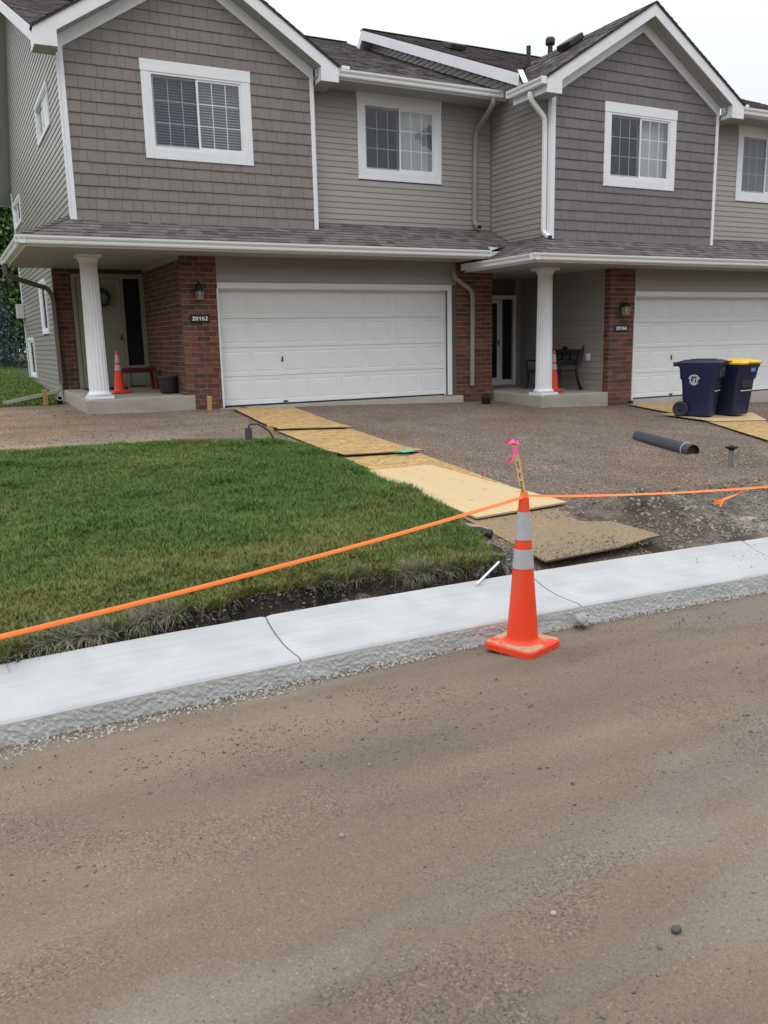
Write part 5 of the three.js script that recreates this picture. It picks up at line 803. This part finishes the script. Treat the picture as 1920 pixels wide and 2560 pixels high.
{ const g = thing('concrete_block', 'small grey block with a round hole on the porch under the bench', 'block', [11.72, 0.46 + 0.205, -14.9], 0.3); const s = poly(rect(-0.11, 0, 0.11, 0.2)); const hole = new THREE.Path(); hole.absarc(0, 0.1, 0.06, 0, 6.283); s.holes.push(hole); mesh('shell', new THREE.ExtrudeGeometry(s, { depth: 0.12, bevelEnabled: false }).translate(0, 0, -0.06), std(L(0.2, 0.2, 0.19), 0.9), g); mesh('dark_insert', new THREE.CircleGeometry(0.062, 20).translate(0, 0.1, 0.0), M.black, g); }
// ---------------------------------------------------------------- loose stones
const stoneGeo = [0, 1, 2].map(s => { const g = new THREE.IcosahedronGeometry(1, 0), p = g.attributes.position; const seen = {}; for (let i = 0; i < p.count; i++) { const k = [p.getX(i), p.getY(i), p.getZ(i)].map(v => v.toFixed(3)).join(); if (!seen[k]) { const id = Object.keys(seen).length; seen[k] = 0.7 + 0.5 * hash2(id, s, 91); } const f = seen[k]; p.setXYZ(i, p.getX(i) * f, p.getY(i) * f * 0.75, p.getZ(i) * f); } g.computeVertexNormals(); return g; });
M.stone = std(L(1, 1, 1), 0.95);
const Q = (a, b, c) => new THREE.Quaternion().setFromEuler(new THREE.Euler(a, b, c));
function scatter(name, seed, n, area, size, tone, sink = 0.3) {
  const R = rngOf(seed), lists = [[], [], []]; let tries = 0, k = 0;
  while (k < n && tries < n * 30) { tries++; const p = area(R); if (!p) continue; const r = size(R, p), c = tone(R, p); lists[k % 3].push({ p: V(p[0], p[1] + r * (0.45 - sink), p[2]), q: Q(R() * 6, R() * 6, R() * 6), s: V(r * (0.8 + 0.5 * R()), r * (0.7 + 0.4 * R()), r * (0.8 + 0.4 * R())), c }); k++; }
  const g = new THREE.Group(); g.name = numbered(name); g.userData.kind = 'stuff'; scene.add(g);
  lists.forEach((l, i) => { if (l.length) { const m = instances('stones', stoneGeo[i], M.stone, l, g); } });
  return g;
}
const warm = (R, k, w = 0.35) => { const b = k * (1 - w + 2 * w * R()), t = R(); return L(b * (1.04 + 0.12 * t), b * (0.96 + 0.02 * t), b * (0.87 - 0.04 * t)); };
// street: fine grit in drifts
tag(scatter('street_grit', 11, 17000, R => { const t = Math.pow(R(), 0.7), z = -4.0 + 3.0 * R(), x = -0.35 + (6.2) * R(); const f = fbm(x * 1.3 + 4, z * 2.1, 15, 4), e = smooth(0.40, 0.62, f + 0.14 * (x - 1.6) * 0.35 * (z > -3.2 ? 1 : 0.2)); return R() < 0.06 + 0.94 * e * e ? [x, 0.0, z] : null; }, R => 0.0015 + 0.0045 * Math.pow(R(), 4), R => warm(R, 0.165, 0.4), 0.3), 'loose grit and pebbles lying on the dirt street', 'gravel');
tag(scatter('street_pebbles', 12, 420, R => { const z = -3.8 + 2.8 * R(), x = -0.2 + 5.6 * R(); return R() < smooth(0.42, 0.62, fbm(x * 1.3 + 4, z * 2.1, 15, 4)) ? [x, 0.0, z] : null; }, R => 0.004 + 0.007 * Math.pow(R(), 2.5), R => warm(R, 0.15, 0.4), 0.2), 'larger pebbles strewn over the dirt street', 'pebbles');
tag(scatter('kerb_rubble', 13, 9000, R => { const x = -0.5 + 7.2 * R(), w = x < 1.7 ? 0.13 : 0.05, d = Math.pow(R(), 1.5) * w * (0.6 + 0.8 * fbm(x * 3, 2, 94, 3)); return [x, -0.03 + 0.012 * Math.max(0, 1 - d / 0.05) * R(), kerbFront(x) + d + 0.012]; }, R => 0.0022 + 0.011 * Math.pow(R(), 4.5), R => { const b = 0.24 + 0.18 * R(); return L(b, b * 0.975, b * 0.92); }, 0.2), 'pale broken concrete crumbs along the foot of the kerb', 'rubble');
tag(scatter('driveway_gravel', 14, 60000, R => { const x = 3.6 + 13 * Math.pow(R(), 1.15), z = -4.8 - 10.4 * Math.pow(R(), 1.2); if (onLawn(x, z) || (x > 12.9 && z < -13.6)) return null; if (x < 4.2 && z < -11) return null; const f = fbm(x * 0.9, z * 0.9, 67, 4); return R() < 0.35 + 0.9 * smooth(0.40, 0.56, f) ? [x, height(x, z), z] : null; }, R => 0.003 + 0.0085 * Math.pow(R(), 3), R => R() < 0.10 ? warm(R, 0.30, 0.2, 0.5) : warm(R, 0.135, 0.45), 0.3), 'crushed stone covering the unpaved driveway', 'gravel');
tag(scatter('dirt_clods', 15, 11000, R => { const x = 4.9 + 4.6 * R(), z = -4.66 - 1.6 * Math.pow(R(), 1.3); return z < kerbFront(x) - 0.6 ? [x, height(x, z), z] : null; }, R => 0.003 + 0.02 * Math.pow(R(), 5), (R, p) => { const k = smooth(0.42, 0.62, fbm(p[0] * 1.7, p[2] * 1.7, 141, 3)); const c = warm(R, 0.135, 0.4), b = 0.22 * (0.6 + 0.8 * R()); return c.lerp(L(b * 1.03, b * 0.98, b * 0.91), k); }, 0.25), 'clods of dug earth behind the kerb at the driveway end', 'earth clods');
tag(scatter('trench_clods', 16, 14000, R => { const x = -0.6 + 4.3 * R(), z = kerbFront(x) - 0.585 - 0.42 * R(); return onLawn(x, z + 0.0) ? null : [x, height(x, z), z]; }, R => 0.003 + 0.014 * Math.pow(R(), 3.5), R => { const b = 0.095 * (0.5 + R()); return R() < 0.2 ? L(b * 2, b * 2, b * 1.95) : L(b * 1.08, b, b * 0.92); }, 0.2), 'dark soil clods in the trench between kerb and lawn', 'earth clods');
tag(scatter('cut_bank_clods', 19, 2600, R => { const x = -0.6 + 4.1 * R(); let z = -4.6; while (!onLawn(x, z) && z > -5.4) z -= 0.012; return [x, lerp(0.07, base(x, z) + 0.0, Math.pow(R(), 0.8)), z + 0.004 + 0.022 * R()]; }, R => 0.003 + 0.012 * Math.pow(R(), 3), R => { const b = 0.065 * (0.4 + 1.2 * R()); return R() < 0.15 ? L(b * 2.2, b * 2.15, b * 2) : L(b * 1.06, b, b * 0.92); }, 0.3), 'crumbled dark soil on the cut bank of the lawn', 'earth clods');
tag(scatter('path_gravel', 17, 5000, R => { const x = -0.5 + 5 * R(), z = -11.3 - 5.5 * R(); return onLawn(x, z) || z < -15.4 && x > 2.1 ? null : [x, height(x, z), z]; }, R => 0.005 + 0.014 * Math.pow(R(), 3), (R, p) => warm(R, p[0] < 1.6 ? 0.24 : 0.17, 0.4), 0.2), 'small stones on the bare dirt walkway by the porch', 'gravel');
{ const g = thing('kerb_rock', 'fist-sized pale concrete lump against the kerb beside the cone', 'rock', [3.42, 0.0, -3.985]); const q = new THREE.IcosahedronGeometry(0.048, 3), p = q.attributes.position; for (let i = 0; i < p.count; i++) { const f = 0.72 + 0.6 * fbm(p.getX(i) * 34 + 9, p.getY(i) * 34 + p.getZ(i) * 21 + 5, 151, 3); p.setXYZ(i, p.getX(i) * f * 1.1, Math.max(-0.02, p.getY(i) * f), p.getZ(i) * f); } q.computeVertexNormals(); q.translate(0, 0.025, 0); mesh('lump', q, std(L(0.45, 0.45, 0.44), 0.95, { bumpMap: rep(bumpGrit, 2), bumpScale: 0.004 }), g); mesh('chip', stoneGeo[1].clone().scale(0.018, 0.014, 0.02).translate(0.06, 0.012, 0.02), std(L(0.30, 0.27, 0.23), 0.95), g); }
for (const [l, x, z, r, c] of [['dark greenish stone lying on the dirt street', 1.80, -1.63, 0.015, [0.07, 0.075, 0.07]], ['pale flat pebble lying alone on the dirt street', 1.525, -1.873, 0.009, [0.36, 0.32, 0.27]], ['rounded brown pebble alone on the bare part of the street', 1.12, -2.59, 0.010, [0.26, 0.23, 0.19]]]) { const q = new THREE.IcosahedronGeometry(r, 2), p = q.attributes.position; for (let i = 0; i < p.count; i++) { const f = 0.8 + 0.4 * fbm(p.getX(i) * 90 + 9, p.getY(i) * 90 + p.getZ(i) * 60 + 5, 153, 3); p.setXYZ(i, p.getX(i) * f * 1.2, p.getY(i) * f * 0.75, p.getZ(i) * f); } q.computeVertexNormals(); const m = mesh('street_stone', q, std(L(...c), 0.9), scene); m.position.set(x, r * 0.55, z); tag(m, l, 'stone'); }

// ---------------------------------------------------------------- grass
function tuftGeo(seed, n, h, spread, lean, wide = 0.0035) {
  const R = rngOf(seed), pos = [], idx = [];
  for (let k = 0; k < n; k++) { const a = R() * 6.283, r = spread * Math.sqrt(R()), x = r * Math.cos(a), z = r * Math.sin(a), b = R() * 6.283, H = h * (0.55 + 0.6 * R()), le = lean * (0.4 + R()) * H, dx = Math.cos(b), dz = Math.sin(b), w = wide * (0.7 + 0.6 * R()), o = pos.length / 3;
    pos.push(x - dz * w, 0, z + dx * w, x + dz * w, 0, z - dx * w, x - dz * w * 0.8 + dx * le * 0.4, H * 0.6, z + dx * w * 0.8 + dz * le * 0.4, x + dz * w * 0.8 + dx * le * 0.4, H * 0.6, z - dx * w * 0.8 + dz * le * 0.4, x + dx * le, H, z + dz * le); idx.push(o, o + 1, o + 2, o + 1, o + 3, o + 2, o + 2, o + 3, o + 4); }
  const g = new THREE.BufferGeometry(); g.setAttribute('position', new THREE.Float32BufferAttribute(pos, 3)); g.setIndex(idx); g.computeVertexNormals(); return g;
}
M.blade = std(L(1, 1, 1), 0.7, { side: THREE.DoubleSide });
const turfTone = (R, x, z) => {
  const d = edgeDist(lawnEdge, x, z), n = fbm(x * 1.1, z * 1.1, 201, 4), m = fbm(x * 3.2, z * 3.2, 203, 3), v = 0.7 + 0.6 * R();
  let dry = smooth(0.48, 0.72, n) * 0.34 + smooth(0.60, 0.82, m) * 0.22 + 0.12 * smooth(-6.6, -5.0, z);
  dry += 0.75 * bumpAt(x, z, 0.15, -5.15, 0.7, 0.4, 1) + 0.6 * bumpAt(x, z, 2.05, -5.6, 0.7, 0.25, 1) + 0.55 * bumpAt(x, z, 2.9, -6.1, 0.4, 0.25, 1) + 0.25 * bumpAt(x, z, 0.6, -11.2, 0.5, 0.3, 1);
  if (d < 0.16 && z > -5.3) dry += 0.5 * (1 - d / 0.16);
  const g = L(0.070 * v, 0.145 * v, 0.020 * v), y = L(0.205 * v, 0.20 * v, 0.055 * v); return g.lerp(y, clamp(dry * (0.5 + R()), 0, 0.9));
};
{
  const R = rngOf(401), sets = [[], [], []]; const geos = [tuftGeo(1, 9, 0.046, 0.018, 0.8, 0.0024), tuftGeo(2, 10, 0.052, 0.022, 0.9, 0.0024), tuftGeo(3, 9, 0.042, 0.02, 1.2, 0.0022)];
  let k = 0; const N = 165000;
  while (k < N) { const near = R() < 0.9, x = near ? -0.5 + 4.7 * R() : -5 + 4.6 * R(), z = -4.66 - 7.3 * Math.pow(R(), 1.25); k++; if (!onLawn(x, z)) continue; const s = 0.75 + 0.55 * R() + 0.35 * smooth(0.5, 0.7, fbm(x * 2, z * 2, 210, 3)) + 0.3 * bumpAt(x, z, 3.6, -7.5, 0.5, 3, 1); sets[k % 3].push({ p: V(x, height(x, z) - 0.006, z), q: Q(0.3 * (R() - 0.5), R() * 6.28, 0.3 * (R() - 0.5)), s: V(s, s, s), c: turfTone(R, x, z) }); }
  const g = new THREE.Group(); g.name = 'lawn_grass'; g.userData.kind = 'stuff'; scene.add(g); tag(g, 'short green grass of the front lawn with dry patches', 'grass');
  sets.forEach((l, i) => instances('grass_blades', geos[i], M.blade, l, g));
  // side yard, coarser
  const s2 = []; for (let i = 0; i < 26000; i++) { const x = -4 + 6.1 * R(), z = -17.8 - 14 * R(); if (x > 2.1) continue; const v = 0.7 + 0.6 * R(), t = fbm(x, z, 211, 3); s2.push({ p: V(x, height(x, z) - 0.01, z), q: Q(0, R() * 6.28, 0), s: V(2.2, 1.4, 2.2), c: L(lerp(0.07, 0.16, t) * v, lerp(0.17, 0.22, t) * v, 0.03 * v) }); }
  const g2 = new THREE.Group(); g2.name = 'side_yard_grass'; g2.userData.kind = 'stuff'; scene.add(g2); tag(g2, 'grass of the side yard beside the grey house wall', 'grass'); instances('grass_blades', geos[1], M.blade, s2, g2);
  // dry fringe hanging over the cut sod edge
  const dg = [tuftGeo(11, 9, 0.08, 0.02, 1.3, 0.0018), tuftGeo(12, 7, 0.075, 0.02, 1.6, 0.0016)], d = [[], []];
  for (let i = 0; i < 2600; i++) { const x = -0.6 + 4.1 * R(); let z = -4.6; while (!onLawn(x, z) && z > -5.4) z -= 0.01; z += 0.012 - 0.05 * R(); const f = fbm(x * 4, 3, 221, 3); if (R() > 0.08 + 1.1 * smooth(0.42, 0.7, f)) continue; const v = 0.6 + 0.7 * R(), s = (0.55 + 0.6 * R()) * (0.6 + 0.7 * f), a = R(); d[i % 2].push({ p: V(x, height(x, z - 0.03) - 0.015, z), q: Q(0.5 + 1.1 * R(), (R() - 0.5) * 1.6, (R() - 0.5) * 0.8), s: V(s, s, s), c: a < 0.6 ? L(0.30 * v, 0.285 * v, 0.22 * v) : L(0.12 * v, 0.15 * v, 0.05 * v) }); }
  const g3 = new THREE.Group(); g3.name = 'dry_grass_fringe'; g3.userData.kind = 'stuff'; scene.add(g3); tag(g3, 'dry straw-coloured grass hanging over the cut lawn edge', 'grass'); d.forEach((l, i) => instances('grass_blades', dg[i], M.blade, l, g3));
}
// ---------------------------------------------------------------- trees behind the side yard
M.bark = std(L(0.09, 0.07, 0.055), 0.95, { bumpMap: rep(bumpGrit, 3), bumpScale: 0.02 });
function crownMesh(parent, seed, n, shape, leaf, tones) {
  const R = rngOf(seed), pos = [], col = [];
  for (let i = 0; i < n; i++) { const c = shape(R); if (!c) continue; const m = 6; for (let k = 0; k < m; k++) { const s = leaf * (0.6 + 0.8 * R()), q = Q(R() * 6, R() * 6, R() * 6), o = V(c[0] + (R() - 0.5) * leaf * 3.5, c[1] + (R() - 0.5) * leaf * 2.6, c[2] + (R() - 0.5) * leaf * 3.5), t = tones[Math.floor(R() * tones.length)], v = 0.7 + 0.6 * R(); for (const [a, b] of [[0, 0], [0.5, 0.32], [1, 0], [0, 0], [1, 0], [0.5, -0.32]]) { const p = V(a * s, 0, b * s).applyQuaternion(q).add(o); pos.push(p.x, p.y, p.z); col.push(t[0] * v, t[1] * v, t[2] * v); } } }
  const g = new THREE.BufferGeometry(); g.setAttribute('position', new THREE.Float32BufferAttribute(pos, 3)); g.setAttribute('color', new THREE.Float32BufferAttribute(col, 3)); g.computeVertexNormals();
  return mesh('crown', g, M.leaf, parent);
}
M.leaf = std(L(1, 1, 1), 0.75, { vertexColors: true, side: THREE.DoubleSide });
function leafTree(label, x, z, H, rad, seed, tones) {
  const g = thing('leafy_tree', label, 'tree', [x, height(x, z) - 0.1, z], 0, 'trees behind the side yard'), R = rngOf(seed), lumps = [];
  for (let k = 0; k < 34; k++) { const a = R() * 6.28, e = R(), r = rad * (0.3 + 0.55 * R()) * (1 - 0.5 * e * e); lumps.push([r * Math.cos(a), lerp(H * 0.14, H * 0.92, e), r * Math.sin(a), rad * (0.28 + 0.22 * R())]); }
  mesh('trunk', [rod([0, 0, 0], [0.1, H * 0.35, 0], 0.2, 10, 0.14), rod([0.1, H * 0.35, 0], [0, H * 0.8, 0.1], 0.14, 8, 0.04), ...lumps.slice(0, 9).map(l => rod([0.07, H * 0.32 + R() * H * 0.15, 0], [l[0], l[1], l[2]], 0.06, 6, 0.02))], M.bark, g);
  crownMesh(g, seed + 1, 4200, R => { const l = lumps[Math.floor(R() * lumps.length)], a = R() * 6.283, b = Math.acos(2 * R() - 1), r = l[3] * Math.pow(R(), 0.4); return [l[0] + r * Math.sin(b) * Math.cos(a), l[1] + r * Math.cos(b) * 0.8, l[2] + r * Math.sin(b) * Math.sin(a)]; }, 0.16, tones);
}
const dk = [[0.06, 0.12, 0.04], [0.075, 0.145, 0.048], [0.05, 0.10, 0.035]], lt = [[0.09, 0.165, 0.05], [0.07, 0.135, 0.042]];
leafTree('dark leafy tree just beyond the rear house corner', 3.4, -36, 9.8, 3.2, 501, dk);
leafTree('leafy tree standing behind the blue spruce', -0.6, -40, 9.0, 3.5, 511, lt);
leafTree('low spreading tree between the spruce and the house corner', 2.2, -34, 6.5, 2.6, 551, lt);
leafTree('tall dark tree far behind the side yard lawn', 5.5, -46, 10.5, 3.6, 521, dk);
leafTree('broad dark tree at the far left end of the yard', -5.5, -43, 9.5, 3.8, 531, dk);
{ // blue spruce
  const x = 1.15, z = -31, H = 4.6, g = thing('blue_spruce', 'blue-grey spruce standing on the side yard lawn', 'tree', [x, height(x, z) - 0.05, z]);
  mesh('trunk', rod([0, 0, 0], [0, H * 0.95, 0], 0.11, 10, 0.02), M.bark, g);
  crownMesh(g, 541, 2400, R => { const t = Math.pow(R(), 0.75), y = lerp(H, 0.1, t), tier = 0.75 + 0.25 * Math.abs(Math.sin(y * 5.5)), r = (0.06 + 1.75 * t) * tier * Math.pow(R(), 0.42), a = Math.round(R() * 13) / 13 * 6.283 + y * 1.7 + (R() - 0.5) * 0.35; return [r * Math.cos(a), y - r * 0.22, r * Math.sin(a)]; }, 0.09, [[0.055, 0.085, 0.085], [0.04, 0.065, 0.068], [0.07, 0.10, 0.10]]);
}
// ---------------------------------------------------------------- the row of houses on the other side of the street: it stands behind the camera and closes the low sky that the porches face
{
  const g = thing('townhouse_row', 'long grey townhouse row with dark roofs on the opposite side of the street', 'house', [8, 0.4, 15.5]);
  const wall = std(L(0.26, 0.24, 0.22), 0.7), W = 34;
  mesh('wall', span(-W, W, -0.5, 5.9, 0, 10), wall, g);
  mesh('roof', side3([[-0.5, 5.8], [5, 8.9], [10.5, 5.8], [10.5, 5.7], [-0.5, 5.7]], -W - 0.4, W + 0.4), M.hip, g);
  for (let k = -4; k <= 3; k++) {
    const x = k * 8.5;
    mesh('gable', extrude([[x, 5.7], [x + 5, 5.7], [x + 2.5, 7.4]], 2.4, -0.5), wall, g);
    mesh('gable_roof', [[-1, x], [1, x + 5]].map(([s, e]) => { const q = box(3.1, 0.06, 4); q.rotateZ(s < 0 ? 0.597 : -0.597); q.translate((e + x + 2.5) / 2, 6.6, 1.2); return q; }), M.hip, g);
    mesh('porch_roof', side3([[-1.5, 2.75], [0, 3.5], [0, 2.75]], x - 0.6, x + 8.2), M.hip, g);
    for (const wx of [x + 1.6, x + 5.8]) { const w = group('window', g); mesh('frame', span(wx, wx + 1.8, 3.9, 5.3, -0.04, 0), M.trim, w); mesh('pane', span(wx + 0.14, wx + 1.66, 4.04, 5.16, -0.045, -0.041), M.darkDoor, w); }
    mesh('garage_door', span(x + 2.5, x + 7.3, -0.2, 1.95, -0.03, 0), M.door, g);
  }
  function side3(pts, x0, x1) { const q = extrude(pts, x1 - x0); q.rotateY(-Math.PI / 2); q.translate(x1, 0, 0); return q; }
  const kd = structure(mesh('far_lawn', grid(20, 4, (u, v) => [lerp(-60, 75, u), lerp(0.0, 0.42, v), lerp(10.9, 15.6, v)], (u, v) => [u * 60, v * 3]), M.turf, scene));
}
tag(scatter('board_dirt', 20, 2600, R => { const x = 3.62 + 1.35 * R(), z = -4.62 - 1.5 * R(), e = Math.max(smooth(-5.2, -4.65, z), smooth(4.55, 4.9, x), 0.25 * smooth(0.45, 0.6, fbm(x * 4, z * 4, 341, 3))); return R() < e && z < kerbFront(x) - 0.6 ? [x, base(x, z) + 0.022, z] : null; }, R => 0.0015 + 0.007 * Math.pow(R(), 4), R => warm(R, 0.17, 0.35), 0.3), 'loose dirt spilled over the strand board nearest the kerb', 'dirt');
// dirt crumbs kicked onto the kerb
tag(scatter('kerb_crumbs', 18, 420, R => { const x = 4.6 + 2.6 * R(), d = 0.05 + 0.48 * R(); if (R() > smooth(4.6, 5.6, x)) return null; return [x, 0.098 + 0.075 * Math.pow(clamp((d - 0.2) / 0.36, 0, 1), 1.7), kerbFront(x) - d]; }, R => 0.0015 + 0.005 * Math.pow(R(), 3), R => warm(R, 0.1, 0.4), 0), 'dark dirt crumbs strewn on the pale kerb', 'dirt');
renderer.render(scene, camera);
